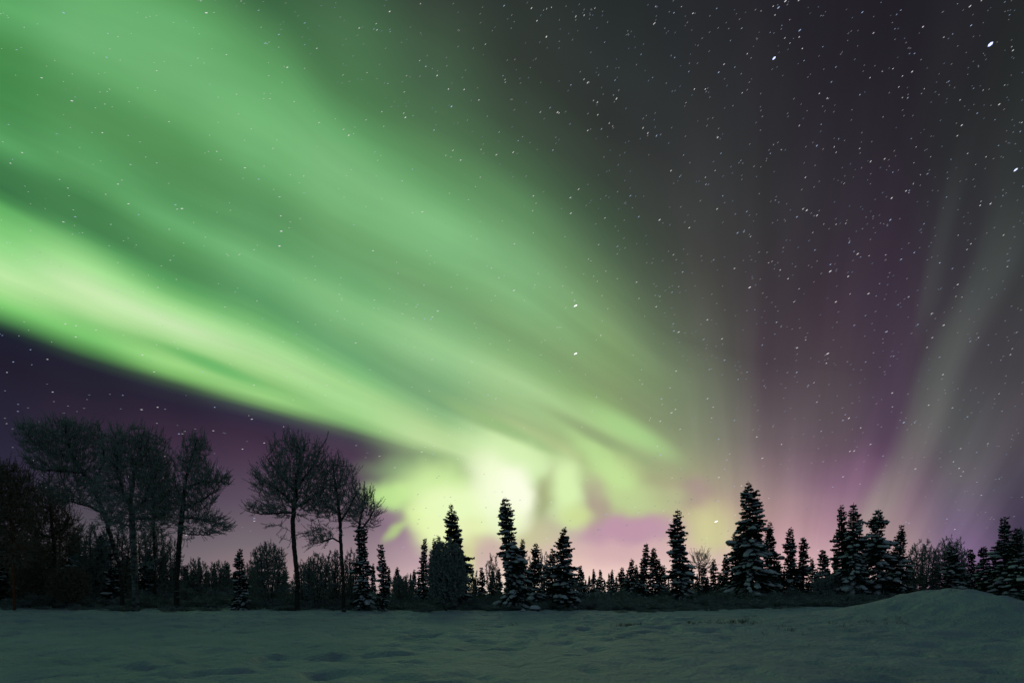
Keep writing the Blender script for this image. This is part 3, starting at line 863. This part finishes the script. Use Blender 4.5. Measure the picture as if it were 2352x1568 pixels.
# smaller spruces of the skyline behind: copies of four small ones
protos = []
for k, kw in enumerate([dict(power=.62, top=.14, irregular=.25), dict(power=.5, top=.28, irregular=.35), dict(power=.7, top=.12, irregular=.3), dict(power=.42, top=.3, irregular=.25)]):
    tr, cr, sn = spruce_mesh(6.0, 1.0, 70 + k, **kw)
    protos.append([link_mesh('trunk', *tr.out(), m_sbark), link_mesh('crown', *cr.out(), m_needle), link_mesh('snow_load', *sn.out(), m_pad, None, True)])
proto_used = [False] * 4
LAND = [(0, 'the left end of the wood'), (168, 'the leaning bare tree'), (310, 'the thick pale trunk'), (405, 'the tiered crown tree'), (552, 'the neat cone-shaped snowy spruce'), (680, 'the tall spreading bare tree'), (789, 'the forked bare tree'), (832, 'the column-like spruce'),
        (880, 'the narrow club-topped spruce'), (974, 'the slender spruce beside the round frosted bush'), (1106, 'the short spruce in the bright gap'), (1181, 'the blunt lumpy spruce'), (1296, 'the full dense spruce'), (1429, 'the cone-shaped spruce left of the twin spires'), (1525, 'the thin low spruce beyond the twin spires'), (1562, 'the tall lone spruce'),
        (1640, 'the spruce beside the fan-shaped tree'), (1722, 'the biggest spruce'), (1816, 'the slim spruce beside the biggest'), (1889, 'the round-topped small snowy spruce'), (1961, 'the tall right twins'), (2068, 'the slim spruce by the crooked trees'), (2184, 'the squat snowy spruce'), (2307, 'the tall spruce near the right end')]
ORD = ['first', 'second', 'third', 'fourth', 'fifth', 'sixth', 'seventh', 'eighth', 'ninth', 'tenth', 'eleventh', 'twelfth']
small = [(458,1283,8,66),(493,1293,8,66),(522,1289,10,64),(806,1301,9,66),(857,1293,8,66),(893,1302,8,70),(913,1300,8,70),(951,1307,9,72),(943,1315,6,76),(933,1320,6,80),(925,1326,6,80),
 (1363,1306,8,80),(1379,1307,11,72),(1406,1307,8,78),(1399,1315,7,80),(1415,1322,8,84),(1462,1296,9,70),(1353,1321,6,90),(1319,1322,7,84),(1371,1333,6,95),(1535,1326,5,95),(1388,1330,6,90),
 (1591,1322,9,75),(1601,1318,8,75),(1653,1312,8,80),(1800,1306,8,80),(1835,1306,9,76),(1878,1308,8,76),(1905,1305,10,70),(2090,1290,14,62),(2118,1296,12,62),(2150,1290,14,60),(2205,1296,12,60),(2214,1285,9,64),(2247,1290,9,64),(2283,1272,12,60),
 (440,1312,10,66),(475,1308,9,68),(508,1310,9,68),(538,1312,9,70),(578,1305,10,72),(600,1310,10,74),(640,1312,9,74),(655,1308,10,70),(712,1304,10,70),(738,1310,10,72),(768,1306,9,70),(1130,1310,10,70),(1146,1304,9,74),(1090,1325,8,80),(1170,1300,14,62),(1215,1300,10,70),(1248,1300,10,66),
 (40,1250,20,62),(120,1262,18,62),(145,1280,14,66),(195,1270,18,66),(290,1272,16,66),(375,1285,14,64),(395,1300,10,68),(425,1296,12,66),(310,1300,14,64),(1745,1280,14,64),(1700,1290,12,64),(1985,1250,14,62),(2040,1262,14,62),(1920,1268,12,62),(2330,1270,14,60),(2270,1296,10,62),
 (918,1318,7,84),(905,1322,6,88),(962,1322,6,84),(1345,1330,6,96),(1440,1316,7,84),(1472,1310,8,78),(1545,1334,5,100),(1310,1318,8,74),(1578,1310,8,74),(1625,1322,7,84),(1770,1310,10,72),(1815,1312,9,76)]
small.sort()
counts = {}
rs = random.Random(5)
for (u_, v_, hw, D) in small:
    li = max(i for i, (lu, _) in enumerate(LAND) if lu <= u_)
    c = counts.get(li, 0); counts[li] = c + 1
    lab = '%s small dark back row spruce right of %s' % (ORD[c], LAND[li][1])
    x, y, z = place(u_, D); H = height_at(v_, D, z) + .1; R = hw / F * D * 1.15
    k = rs.randrange(4)
    t = empty('spruce_tree', (x, y, z - .1), rs.uniform(0, 6.28))
    for p in protos[k]:
        if proto_used[k]:
            p = p.copy(); COL.objects.link(p)
        p.parent = t
    proto_used[k] = True
    t.scale = (R, R, H / 6.0)
    tag(t, lab, 'spruce', 'small spruces of the back row')

# the wood beyond, one mass of spruces to the horizon
far = MeshBuf(); rng = np.random.default_rng(99)
fb, fs = MeshBuf(), MeshBuf()
tr, cr, sn = spruce_mesh(6.0, 1.0, 91, dens=.55, snow=.5, power=.6)
Vc, Tc = cr.out(); Vs, Ts = sn.out()
keep = rng.random(len(Tc) // 2) < 0.30
n2 = len(Tc) // 2
Tk = np.concatenate([Tc[:n2][keep], Tc[n2:][keep]])
for i in range(760):
    D = rng.uniform(84, 190)
    x = rng.uniform(-1.25, 1.25) * D
    if vnoise(np.array([x]), np.array([D]), 14, 2)[0] < rng.uniform(.25, .75): continue
    H = rng.uniform(.55, 1.2) * (2.3 + 2.2 * (D - 84) / 100) * (1.12 if abs(x / D) > .35 else .95); R = rng.uniform(.55, .9)
    a = rng.uniform(0, 6.28); c, s = math.cos(a), math.sin(a)
    z = gh(x, D)
    Vn = np.stack([(Vc[:, 0] * c - Vc[:, 1] * s) * R + x, (Vc[:, 0] * s + Vc[:, 1] * c) * R + D, Vc[:, 2] * H / 6 + z - .1], 1)
    fb.add(Vn, Tk)
o = fb.link('distant_spruce_wood', m_needle)
tag(o, 'dark low wood of distant spruces along the horizon behind the skyline trees', 'spruce wood', kind='stuff')

# ------------------------------------------------------------------ bare frosted trees
BG = 'tall bare frosted trees at the left side'
bare_tree(682, 44, [[(684, 1330), (676, 1260), (672, 1199), (677, 1150), (680, 1110), (688, 1060), (690, 1030)],
                    [(675, 1222), (655, 1213), (638, 1205), (615, 1204)], [(677, 1228), (706, 1222), (735, 1210)],
                    [(674, 1243), (655, 1238), (640, 1233)],
                    [(680, 1130), (640, 1085), (612, 1050)], [(682, 1120), (715, 1075), (748, 1010)], [(678, 1160), (635, 1120), (585, 1095)], [(676, 1178), (640, 1178), (600, 1180), (562, 1172)], [(677, 1165), (720, 1140), (750, 1120)]],
          [(680, 1095, 72, 78), (640, 1110, 60, 50), (715, 1080, 45, 65), (650, 1160, 58, 34), (712, 1150, 44, 42), (676, 1035, 55, 34), (605, 1168, 40, 16)],
          2300, 1, 'tall spreading bare frosted tree, dark upright trunk and round crown against the purple sky', group=BG, infl=1.9, r_max=.19)
bare_tree(790, 45, [[(789, 1330), (784, 1260), (781, 1202), (776, 1150), (768, 1100), (764, 1055)], [(783, 1245), (765, 1236), (740, 1243), (715, 1250)], [(781, 1200), (800, 1170), (820, 1130)], [(779, 1180), (750, 1160), (735, 1140)]],
          [(765, 1105, 36, 52), (790, 1110, 32, 55), (760, 1165, 48, 36), (800, 1160, 34, 40), (738, 1228, 38, 22)],
          1500, 2, 'forked bare frosted tree with a slim dark trunk, crown merging with the tall spreading tree', group=BG, r_max=.15)
bare_tree(826, 50, [[(827, 1330), (826, 1250), (822, 1215), (830, 1180), (838, 1140)], [(825, 1220), (850, 1190), (862, 1165)]],
          [(838, 1150, 26, 34), (852, 1178, 24, 30), (820, 1185, 24, 30), (846, 1205, 22, 10)],
          800, 3, 'small-crowned bare frosted tree rising behind the column-like spruce', group=BG, r_max=.10)
bare_tree(405, 46, [[(406, 1330), (411, 1260), (415, 1199), (420, 1160), (427, 1100), (440, 1050), (452, 1010)], [(414, 1222), (440, 1228), (480, 1228)], [(413, 1240), (430, 1238), (448, 1236)], [(420, 1170), (460, 1150), (500, 1125)], [(424, 1120), (470, 1105), (520, 1108)], [(418, 1185), (455, 1190), (500, 1200)], [(420, 1150), (405, 1120), (398, 1090)]],
          [(452, 1030, 34, 32), (440, 1075, 42, 40), (480, 1105, 50, 30), (445, 1145, 50, 38), (490, 1205, 42, 26), (445, 1195, 45, 34), (405, 1150, 28, 60)],
          2200, 4, 'tall bare frosted tree with one straight dark trunk and a crown reaching right in tiers', group=BG, r_max=.21, infl=1.8, trop=.0, spurs=4)
bare_tree(312, 45, [[(310, 1330), (307, 1250), (303, 1199), (300, 1150), (310, 1080), (325, 1010), (332, 985)], [(302, 1180), (330, 1150), (345, 1110)], [(303, 1165), (280, 1130), (270, 1070), (262, 1010)], [(303, 1190), (350, 1190), (385, 1180)], [(304, 1210), (270, 1200), (235, 1195)], [(316, 1302), (340, 1292), (358, 1284)]],
          [(310, 1050, 66, 70), (350, 1060, 44, 66), (270, 1050, 46, 66), (345, 1140, 50, 70), (255, 1140, 46, 50), (305, 1180, 70, 40)],
          2900, 5, 'biggest bare frosted tree, with a thick pale snow-flecked trunk and dense round crown', group=BG, r_max=.24, infl=1.8, spurs=4, bark=m_bark_pale)
bare_tree(281, 47, [[(280, 1340), (272, 1290), (258, 1245), (247, 1205), (235, 1170), (215, 1120), (180, 1070), (160, 1030), (150, 985)], [(240, 1180), (200, 1160), (160, 1150)], [(212, 1115), (240, 1060), (235, 1010)], [(170, 1050), (120, 1040), (70, 1010), (45, 970)], [(190, 1085), (130, 1080), (70, 1075)]],
          [(145, 1000, 58, 40), (100, 1010, 62, 30), (190, 1040, 46, 62), (120, 1060, 62, 34), (205, 1110, 50, 50), (150, 1125, 55, 36), (75, 985, 36, 14), (215, 1000, 26, 30)],
          2500, 6, 'bare frosted tree leaning left with a long thin slanting trunk and windswept crown', group=BG, r_max=.17, spurs=4, trop=.0)
bare_tree(357, 52, [[(356, 1330), (354, 1230), (352, 1133), (350, 1080)]],
          [(352, 1120, 34, 70), (365, 1180, 38, 60), (375, 1100, 26, 50)], 1000, 7, 'thin bare frosted tree between the thick pale trunk and the tiered crown', group=BG, r_max=.12)
bare_tree(125, 50, [[(124, 1330), (125, 1260), (118, 1200), (116, 1150)], [(122, 1235), (90, 1225), (75, 1205)], [(123, 1262), (150, 1275), (178, 1268)], [(124, 1225), (145, 1215), (160, 1190)]],
          [(118, 1150, 42, 36), (110, 1200, 52, 40), (150, 1215, 38, 46), (100, 1290, 40, 50), (60, 1170, 30, 44)],
          1500, 8, 'lamplight-tinted bare tree with a crooked low limb, between the leaning tree and the left end', group='lamplight-tinted bare trees at the left end', r_max=.13, twig=m_twig_lamp_tint, spurs=3)
bare_tree(33, 44, [[(31, 1330), (27, 1260), (24, 1190), (22, 1140), (15, 1090)], [(25, 1240), (50, 1262), (70, 1255)]],
          [(25, 1110, 52, 46), (10, 1180, 50, 70), (60, 1160, 36, 60), (20, 1260, 50, 50)],
          1500, 9, 'bare tree with a thin lamplight-tinted trunk at the far left end', group='lamplight-tinted bare trees at the left end', r_max=.075, twig=m_twig_lamp_tint, bark=m_bark_lamp_tint, spurs=4)
bare_tree(-60, 44, [[(-60, 1330), (-50, 1200), (-40, 1120)]], [(-40, 1130, 70, 80), (-30, 1220, 60, 80)], 900, 10, 'lamplight-tinted bare tree cut off by the left edge of the view', group='lamplight-tinted bare trees at the left end', r_max=.12, twig=m_twig_lamp_tint)

SG = 'low frosted round trees in front of the wood'
def low_tree(ub, D, hw, vt, seed, label, n=1500, vb=1385, **kw):
    x, y, z = place(ub, D)
    vm = (vt + vb) / 2; rv = (vb - vt) / 2
    stems = []
    r_ = random.Random(seed)
    for k in range(5):
        o = (k - 2) / 2
        stems.append([(ub + o * hw * .2, vb - 4), (ub + o * hw * .5, vm + rv * .3), (ub + o * hw * .62 + r_.uniform(-4, 4), vm - rv * .45)])
    kw.setdefault('step', .17); kw.setdefault('kill', .22); kw.setdefault('dens', 1.6); kw.setdefault('twig_r', .017); kw.setdefault('shoot_len', .45); kw.setdefault('infl', 1.6)
    return bare_tree(ub, D, stems, [(ub, vm - rv * .25, hw * .9, rv * .75), (ub, vm + rv * .2, hw, rv * .8)], n, seed, label, name='frosted_tree', r_max=.06, spur_len=.22, spurs=kw.pop('spurs', 4), twig=kw.pop('twig', m_twig), group=SG, **kw)
low_tree(1026, 45, 48, 1243, 21, 'dense round frosted bush-like tree in front of the tall pointed spruce', 2600, depth=.8, dens=3.0, twig_r=.024, spurs=7, shoots=.5, shoot_len=.4)
low_tree(616, 50, 46, 1246, 22, 'round-topped frosted tree just left of the tall spreading tree trunk', 1700)
low_tree(728, 50, 36, 1272, 23, 'frosted tree with a flat bushy crown between the two bare trunks', 1400)
low_tree(700, 52, 30, 1292, 24, 'low frosted tree immediately right of the tall spreading tree trunk', 900)
low_tree(768, 54, 26, 1262, 25, 'frosted tree behind the forked bare tree', 900)
low_tree(806, 56, 22, 1262, 26, 'small frosted tree with one arching crown just left of the column-like spruce', 700)
low_tree(1082, 60, 22, 1302, 27, 'thin airy frosted tree in the yellow glow right of the round frosted bush', 420, spurs=2, dens=1.1)
low_tree(1131, 58, 18, 1270, 28, 'airy twisted frosted tree against the left side of the blunt lumpy spruce', 420, spurs=2, dens=1.1)
low_tree(1250, 62, 22, 1262, 29, 'airy open-branched tree between the two biggest central spruces', 380, spurs=1, r_tip=.016, dens=1.1)
low_tree(1212, 64, 18, 1272, 30, 'airy frosted tree half hidden between two slim central spruces', 300, spurs=2, dens=1.1)
bare_tree(1605, 60, [[(1606, 1340), (1606, 1315), (1605, 1296)]], [(1607, 1288, 24, 22), (1620, 1300, 20, 22)], 520, 31, 'fan-shaped frosted tree beside the tall lone spruce', name='frosted_tree', group=SG, r_max=.09, spurs=3, step=.2, kill=.34)
low_tree(2120, 60, 40, 1240, 32, 'crooked frosted tree behind the mound, left of the two', 800, spurs=2, r_tip=.016, dens=2.2)
low_tree(2182, 60, 44, 1232, 33, 'crooked frosted tree behind the mound, right of the two', 900, spurs=2, r_tip=.016, dens=2.2)
low_tree(2340, 54, 34, 1215, 34, 'frosted tree behind the dark spruces at the right end', 900)
low_tree(1450, 64, 30, 1320, 35, 'low frosted tree under the left end of the skyline clump', 500)
low_tree(160, 48, 46, 1300, 36, 'low lamplight-tinted tree below the leaning bare tree', 1200, twig=m_twig_lamp_tint)
low_tree(70, 50, 44, 1290, 37, 'low lamplight-tinted tree at the left end of the wood', 1200, twig=m_twig_lamp_tint)
low_tree(925, 56, 30, 1322, 38, 'low frosted tree right of the narrow club-topped spruce', 800)
low_tree(1310, 56, 26, 1325, 39, 'low frosted tree right of the full dense spruce', 600)
low_tree(1900, 56, 34, 1322, 40, 'low frosted tree under the round-topped small snowy spruce', 800)

low_tree(210, 56, 44, 1195, 51, 'tall frosted tree behind the leaning bare trunk', 1300, dens=1.2)
low_tree(268, 60, 44, 1185, 52, 'tall frosted tree filling the gap between the leaning trunk and the pale trunk', 1300, dens=1.2)
low_tree(345, 60, 44, 1190, 53, 'tall frosted tree right of the thick pale trunk', 1300, dens=1.2)
low_tree(392, 60, 30, 1235, 54, 'frosted tree immediately left of the straight dark trunk with the tiered crown', 900, dens=1.2)
low_tree(452, 62, 30, 1282, 55, 'low frosted tree right of the straight dark trunk with the tiered crown', 700)
low_tree(505, 62, 32, 1288, 56, 'low frosted tree left of the small neat cone-shaped snowy spruce', 700)
low_tree(140, 60, 40, 1200, 57, 'dim frosted tree behind the crooked lamplight-tinted tree', 1000, dens=1.2, twig=m_twig_lamp_tint)
low_tree(60, 60, 50, 1170, 58, 'dim tall tree behind the lamplight-tinted trunk', 1200, dens=1.2, twig=m_twig_lamp_tint)
low_tree(580, 62, 30, 1290, 59, 'low frosted tree right of the small neat cone-shaped snowy spruce', 700)

# ------------------------------------------------------------------ shrubs
sh = []
for k in range(8):
    H = 1.0
    sh.append(shrub_buf(2.2, 1.5, 200 + k, stems=20, tw=8, sub=3, spread=1.1).link('frosted_shrub', m_shrub))
used = [False] * 8
rs = random.Random(12)
def shrub(u_, D, H, W_, label, group, k=None):
    k = rs.randrange(8) if k is None else k
    o = sh[k]
    if used[k]:
        o = o.copy(); COL.objects.link(o)
    used[k] = True
    x, y, z = place(u_, D)
    o.location = (x, y, z); o.rotation_euler = (0, 0, rs.uniform(0, 6.28))
    o.scale = (W_ / 1.5, W_ / 1.5, H / 2.2)
    tag(o, label, 'shrub', group)
rows = [(49.5, 34, 1.0, 1.8), (52.5, 31, 1.5, 2.1), (56, 32, 1.9, 2.4), (61, 36, 2.3, 2.8)]
for ri, (D, du, H, W_) in enumerate(rows):
    u_ = 870 + rs.uniform(0, du)
    while u_ < 2380:
        shrub(u_, D + rs.uniform(-1.2, 1.2), H * rs.uniform(.7, 1.15), W_ * rs.uniform(.8, 1.2), 'low frosted twiggy shrub in the continuous thicket under the spruces, right of the bare trees', 'frosted shrubs of the thicket under the spruces')
        u_ += du * rs.uniform(.75, 1.3)
for D, du, H, W_ in [(50, 42, 1.5, 1.9), (56, 44, 2.6, 2.4), (64, 46, 3.6, 2.9)]:
    u_ = -20 + rs.uniform(0, du)
    while u_ < 870:
        shrub(u_, D + rs.uniform(-1.2, 1.2), H * rs.uniform(.7, 1.15), W_ * rs.uniform(.8, 1.2), 'dim frosted shrub in the undergrowth between the left trunks', 'frosted shrubs between the left trunks')
        u_ += du * rs.uniform(.75, 1.3)
u_ = 20
while u_ < 1900:
    D = rs.uniform(43.5, 48)
    shrub(u_, D, rs.uniform(.25, .75), rs.uniform(.5, 1.1), 'small snow-dusted shrub half buried where the wood meets the open snow', 'small shrubs along the edge of the open snow')
    u_ += rs.choice([10, 14, 22, 40, 75])
shrub(1160, 45.5, .7, 1.3, 'low snowy spray of twigs at the foot of the blunt lumpy spruce, beside the boulder', 'frosted shrubs of the thicket under the spruces')
shrub(1135, 45.8, .6, 1.2, 'low snowy spray of twigs left of the blunt lumpy spruce foot', 'frosted shrubs of the thicket under the spruces')

# ------------------------------------------------------------------ boulders
def boulder(u_, D, w, h, seed, label):
    rng = np.random.default_rng(seed)
    x, y, z = place(u_, D)
    t = empty('snowy_boulder', (x, y, z - .03))
    V, T = ico(3)
    def shape(V, s, amp, sd):
        out = []
        for v_ in V:
            k = 1 + amp * mnoise.noise(Vector((v_[0] * 1.4 + sd, v_[1] * 1.4, v_[2] * 1.4))) + amp * .4 * mnoise.noise(Vector((v_[0] * 4 + sd, v_[1] * 4, v_[2] * 4)))
            out.append([v_[0] * s[0] * k, v_[1] * s[1] * k, v_[2] * s[2] * k])
        return np.array(out)
    R1 = shape(V, (w * .43, w * .36, h * .75), .35, seed)
    b = MeshBuf(); b.add(R1, T); b.link('stone', m_rock, t, True)
    C1 = shape(V, (w * .50, w * .44, h * .52), .22, seed + 9)
    C1[:, 2] = np.where(C1[:, 2] < 0, C1[:, 2] * .3, C1[:, 2]) + h * .48
    c = MeshBuf(); c.add(C1, T); c.link('snow_cap', m_pad, t, True)
    tag(t, label, 'boulder')
boulder(1228, 44.5, 1.0, .55, 3, 'snow-capped dark boulder on the snow just right of the blunt lumpy spruce')
boulder(1202, 44.2, .45, .2, 5, 'small snow-covered stone between the blunt lumpy spruce and the snow-capped boulder')

# ------------------------------------------------------------------ dry grass on the open snow
rng = np.random.default_rng(8)
gb = MeshBuf(); A, B, C_ = [], [], []
for i in range(330):
    if i < 240: u_ = rng.uniform(1420, 1740); D = rng.uniform(24.5, 31)
    elif i < 300: u_ = rng.uniform(1740, 2200); D = rng.uniform(19.5, 23.5)
    else: u_ = rng.uniform(1040, 1420); D = rng.uniform(24, 30)
    if vnoise(np.array([u_ / 40.]), np.array([D]), 1.0, 9)[0] < .45: continue
    x, y, z = place(u_, D)
    for s in range(int(rng.integers(3, 9))):
        p = np.array([x, y, z - .04]) + rng.normal(0, .05, 3) * [1, 1, 0]
        d = np.array([rng.normal(0, .35), rng.normal(0, .3), 1]); l = rng.uniform(.07, .22)
        m = p + d * l * .6; e = m + (d + [rng.normal(0, .6), 0, -.2]) * l * .5
        A += [p, m]; B += [m, e]; C_ += [.006, .005]
tubes(gb, A, B, np.array(C_), np.array(C_) * .7, 3)
tag(gb.link('dry_grass', m_grass), 'sparse dry grass stems poking through the snow in front of the right wood', 'grass', kind='stuff')

# ------------------------------------------------------------------ power lines
def pole(u_, D, vt, label):
    x, y, z = place(u_, D); H = height_at(vt, D, z)
    t = empty('utility_pole', (x, y, z))
    p = MeshBuf(); limb(p, [(0, 0, -.3), (0, 0, H * .5), (0, 0, H)], [.16, .14, .11], 12); p.link('post', m_pole, t)
    c = MeshBuf(); limb(c, [(0, -1.1, H - .7), (0, 0, H - .68), (0, 1.1, H - .7)], [.07, .07, .07], 6); c.link('crossarm', m_pole, t)
    for yy, hh in ((-1.0, -.55), (1.0, -.55)):
        i_ = MeshBuf(); limb(i_, [(0, yy, H - .66), (0, yy, H - .58), (0, yy, H - .5)], [.05, .08, .04], 10); i_.link('insulator', m_glassins, t)
    tag(t, label, 'utility pole', 'utility poles carrying the power lines')
    return x, y, z + H - .5
pA = pole(1018, 112, 1328, 'utility pole hidden behind the tall pointed spruce, carrying the power lines')
pB = pole(1562, 112, 1327, 'utility pole hidden behind the tall lone spruce, carrying the power lines')
for yy, dz_, lab in ((-1.0, 0, 'nearer thin power line stretched behind the central spruces'), (1.0, .0, 'farther thin power line stretched behind the central spruces')):
    P = [(pA[0] + (pB[0] - pA[0]) * s_, pA[1] + yy, pA[2] + (pB[2] - pA[2]) * s_ - 1.2 * 4 * s_ * (1 - s_) * .55 + (0.28 if yy > 0 else 0) * min(1, s_ * 30, (1 - s_) * 30)) for s_ in np.linspace(0, 1, 40)]
    wb = MeshBuf(); limb(wb, P, [.022] * 40, 5)
    tag(wb.link('power_line', m_wire), lab, 'power line', 'power lines behind the central spruces')

# ------------------------------------------------------------------ stars
SR = 3000.0
ANG = [(250,30,-30),(0,400,-22),(300,900,-5),(700,500,0),(850,270,25),(1000,200,50),(1500,250,58),(1400,800,26),(1900,300,52),(2250,100,42),(2300,350,38),(2000,900,27),(1700,1150,22),(850,850,10),(2100,1150,20),(1300,30,62),(60,1000,0)]
def star_angle(u_, v_):
    w = [1 / ((u_ - a) ** 2 + (v_ - b) ** 2 + 400) for a, b, _ in ANG]
    return sum(wi * t_ for wi, (_, _, t_) in zip(w, ANG)) / sum(w)
def star_geo(u_, v_, ln, wd, r=SR):
    d = Vector(((u_ - UC) / F, 1.0, (VH - v_) / F))
    c = Vector((0, 0, EYE)) + d * r
    a = math.radians(star_angle(u_, v_))
    ax = Vector((math.cos(a), 0, math.sin(a))); bx = Vector((-math.sin(a), 0, math.cos(a)))
    L_ = ln / F * r / 2; W_ = wd / F * r / 2
    V = [c + ax * L_, c + ax * L_ * .45 + bx * W_, c - ax * L_ * .45 + bx * W_, c - ax * L_, c - ax * L_ * .45 - bx * W_, c + ax * L_ * .45 - bx * W_,
         c + Vector((0, W_, 0)), c - Vector((0, W_, 0))]
    T = []
    for i in range(6):
        j = (i + 1) % 6
        T += [(i, j, 7), (j, i, 6)]
    return np.array([v_[:] for v_ in V]), np.array(T)
def star_mat(name, col, s):
    m = bpy.data.materials.new(name); m.use_nodes = True; nt = m.node_tree; nt.nodes.clear()
    e = nt.nodes.new('ShaderNodeEmission'); e.inputs[0].default_value = (*col, 1); e.inputs[1].default_value = s
    o = nt.nodes.new('ShaderNodeOutputMaterial'); nt.links.new(e.outputs[0], o.inputs[0])
    try: m.cycles.emission_sampling = 'NONE'
    except Exception: pass
    return m
STAR_M = [star_mat('star_white', (1, .97, .99), .8), star_mat('star_blue', (.52, .68, 1), .8), star_mat('star_faint', (.60, .58, .66), .45), star_mat('star_dim_blue', (.35, .46, .66), .42)]
known = [(146,30,9,5),(474,30,9,6),(165,232,9,5),(271,85,4,2.5),(520,126,5,3),(825,65,5,4),(895,27,6,5),(418,479,8,5),(402,470,5,3),(801,311,6,5),(660,155,6,5),(1788,18,10,5),(1804,3,10,5),(1776,15,6,3),(1970,583,9,4),(1901,812,10,5),(1907,623,10,5),(1722,660,9,5),(1515,505,8,4),(2076,970,8,4),(1837,70,10,4.5),(1416,227,8,4),(1350,190,8,4),(1255,85,7,5),(1030,205,5,4),(1037,245,7,5),(2228,15,11,4),(2120,62,8,4),(2295,240,9,4),(1898,834,5,3),(1936,965,6,3),(653,153,3,2),(235,305,6,4),(24,375,6,4),(271,423,6,4),(388,280,5,3),(498,348,5,3),(360,163,5,3),(646,531,8,6),(642,565,7,6),(327,815,6,4),(121,900,6,3),(362,935,6,3),(16,855,5,3),(70,803,5,3),(109,825,6,3),(493,935,5,3),(411,996,6,3),(419,996,5,3),(424,990,5,3),(1320,690,5,3),(1462,648,6,3),(1380,770,5,3),(1100,230,5,3.5),(978,153,5,4),(1004,174,6,4),(1066,206,5,4),(931,270,6,5),(877,257,4,3),(997,299,5,4),(1058,368,5,4),(947,389,4,3),(1270,345,5,3),(1225,450,6,3),(1310,454,7,3),(1477,294,7,3),(1488,306,7,3),(1350,300,6,3),(1373,264,6,3),(1284,260,5,3),(1508,312,7,3),(1663,148,7,3),(1620,205,6,3),(1548,30,6,3),(1595,205,6,3),(1780,35,5,3),(1882,215,6,3),(1900,226,6,3),(2209,288,8,4),(2205,230,6,3),(2199,312,7,3),(2095,165,8,4),(2085,225,7,3),(2051,158,6,3),(2073,175,6,3),(1843,112,6,3),(1975,218,6,3),(2048,455,8,4),(2045,505,8,4),(2100,580,7,3),(1853,483,8,4),(2032,365,7,3),(2230,560,6,3),(2305,540,7,3),(1647,480,7,3),(1660,450,5,2.5),(1792,620,5,3),(1886,990,5,3),(1810,640,6,3),(1830,855,6,3),(1795,1020,5,3),(1738,1003,6,3),(2133,930,6,3),(2166,860,7,3),(2140,720,7,3),(2108,745,6,3),(2203,1075,6,3),(2193,1215,5,3),(2190,1060,5,3),(1962,1035,7,3),(1952,1036,6,3),(1977,982,5,3),(1625,915,6,3),(1664,827,6,3),(1553,852,6,3),(1548,760,6,3),(1650,1150,5,3),(1676,1042,5,3),(1703,1115,5,3),(584,1190,7,3),(584,1196,6,3),(557,1031,5,3),(607,1017,5,3),(76,1057,5,3),(96,1091,5,3),(236,1013,6,3),(428,1228,6,3)]
rng = np.random.default_rng(31)
bufs = [MeshBuf() for _ in STAR_M]
for (a_, b_, l_, w_) in known:
    V, T = star_geo(a_, b_, l_ * .85, w_ * .34); bufs[0 if rng.random() < .75 else 1].add(V, T)
n = 0
while n < 2300:
    u_ = rng.uniform(-30, 2382); v_ = rng.uniform(-20, 1345)
    # where the aurora is bright only the brighter stars are seen
    bright = t_of(max(-190, min(2590, u_)), v_)
    inband = (0.2 < bright < 0.80) and u_ < 1500
    p = .95 if u_ > 1500 else (.75 if not inband else .42)
    p *= 1.0 - .55 * sstep(900, 1300, np.array([v_]))[0] 
    p *= .55 + .9 * vnoise(np.array([u_]), np.array([v_]), 60, 3)[0]
    if u_ < 950 and v_ > 800: p *= .45
    if rng.random() > p: continue
    n += 1
    q = rng.random()
    if q < .05: l_, w_, k = rng.uniform(4.5, 7), rng.uniform(.9, 1.3), 0 if rng.random() < .7 else 1
    elif q < .22: l_, w_, k = rng.uniform(4, 6), rng.uniform(.5, .85), 0 if rng.random() < .5 else 1
    else:
        l_, w_, k = rng.uniform(4, 6.5), rng.uniform(.6, 1.0), 2 if rng.random() < .6 else 3
        if inband: k = 2 if rng.random() < .25 else 0; l_ *= .7; w_ *= .7
    V, T = star_geo(u_, v_, l_, w_); bufs[k].add(V, T)
Vall, Tall, Mi = [], [], []; nn = 0
for k, b_ in enumerate(bufs):
    V, T = b_.out(); Vall.append(V); Tall.append(T + nn); Mi.append(np.full(len(T), k)); nn += len(V)
o = link_mesh('stars', np.concatenate(Vall), np.concatenate(Tall), STAR_M)
o.data.polygons.foreach_set('material_index', np.concatenate(Mi).astype(np.int32))
tag(o, 'faint stars scattered over the whole night sky', 'stars', kind='stuff')
for (a_, b_, l_, w_, k, lab) in [
    (2275, 102, 17, 5.5, 1, 'brightest blue-white star, high at the right near the upper corner of the sky'),
    (1778, 134, 11, 3.2, 1, 'bright blue-tinted star high up, well left of the brightest one'),
    (2333, 390, 13, 3.2, 1, 'bright blue star low beneath the brightest one, near the right edge'),
    (1645, 1197, 9, 2.4, 0, 'bright white star just above the skyline between the tall lone spruce and the biggest spruce'),
    (1322, 702, 9, 2.3, 0, 'upper of two bright white stars in the fading green right of the aurora bands'),
    (1322, 812, 9, 2.3, 0, 'lower of two bright white stars in the fading green right of the aurora bands')]:
    V, T = star_geo(a_, b_, l_, w_, SR * .99)
    tag(link_mesh('bright_star', V, T, star_mat('bright_star_light', (.55, .62, 1) if k else (1, 1, 1), 1.8)), lab, 'star', 'brightest stars')
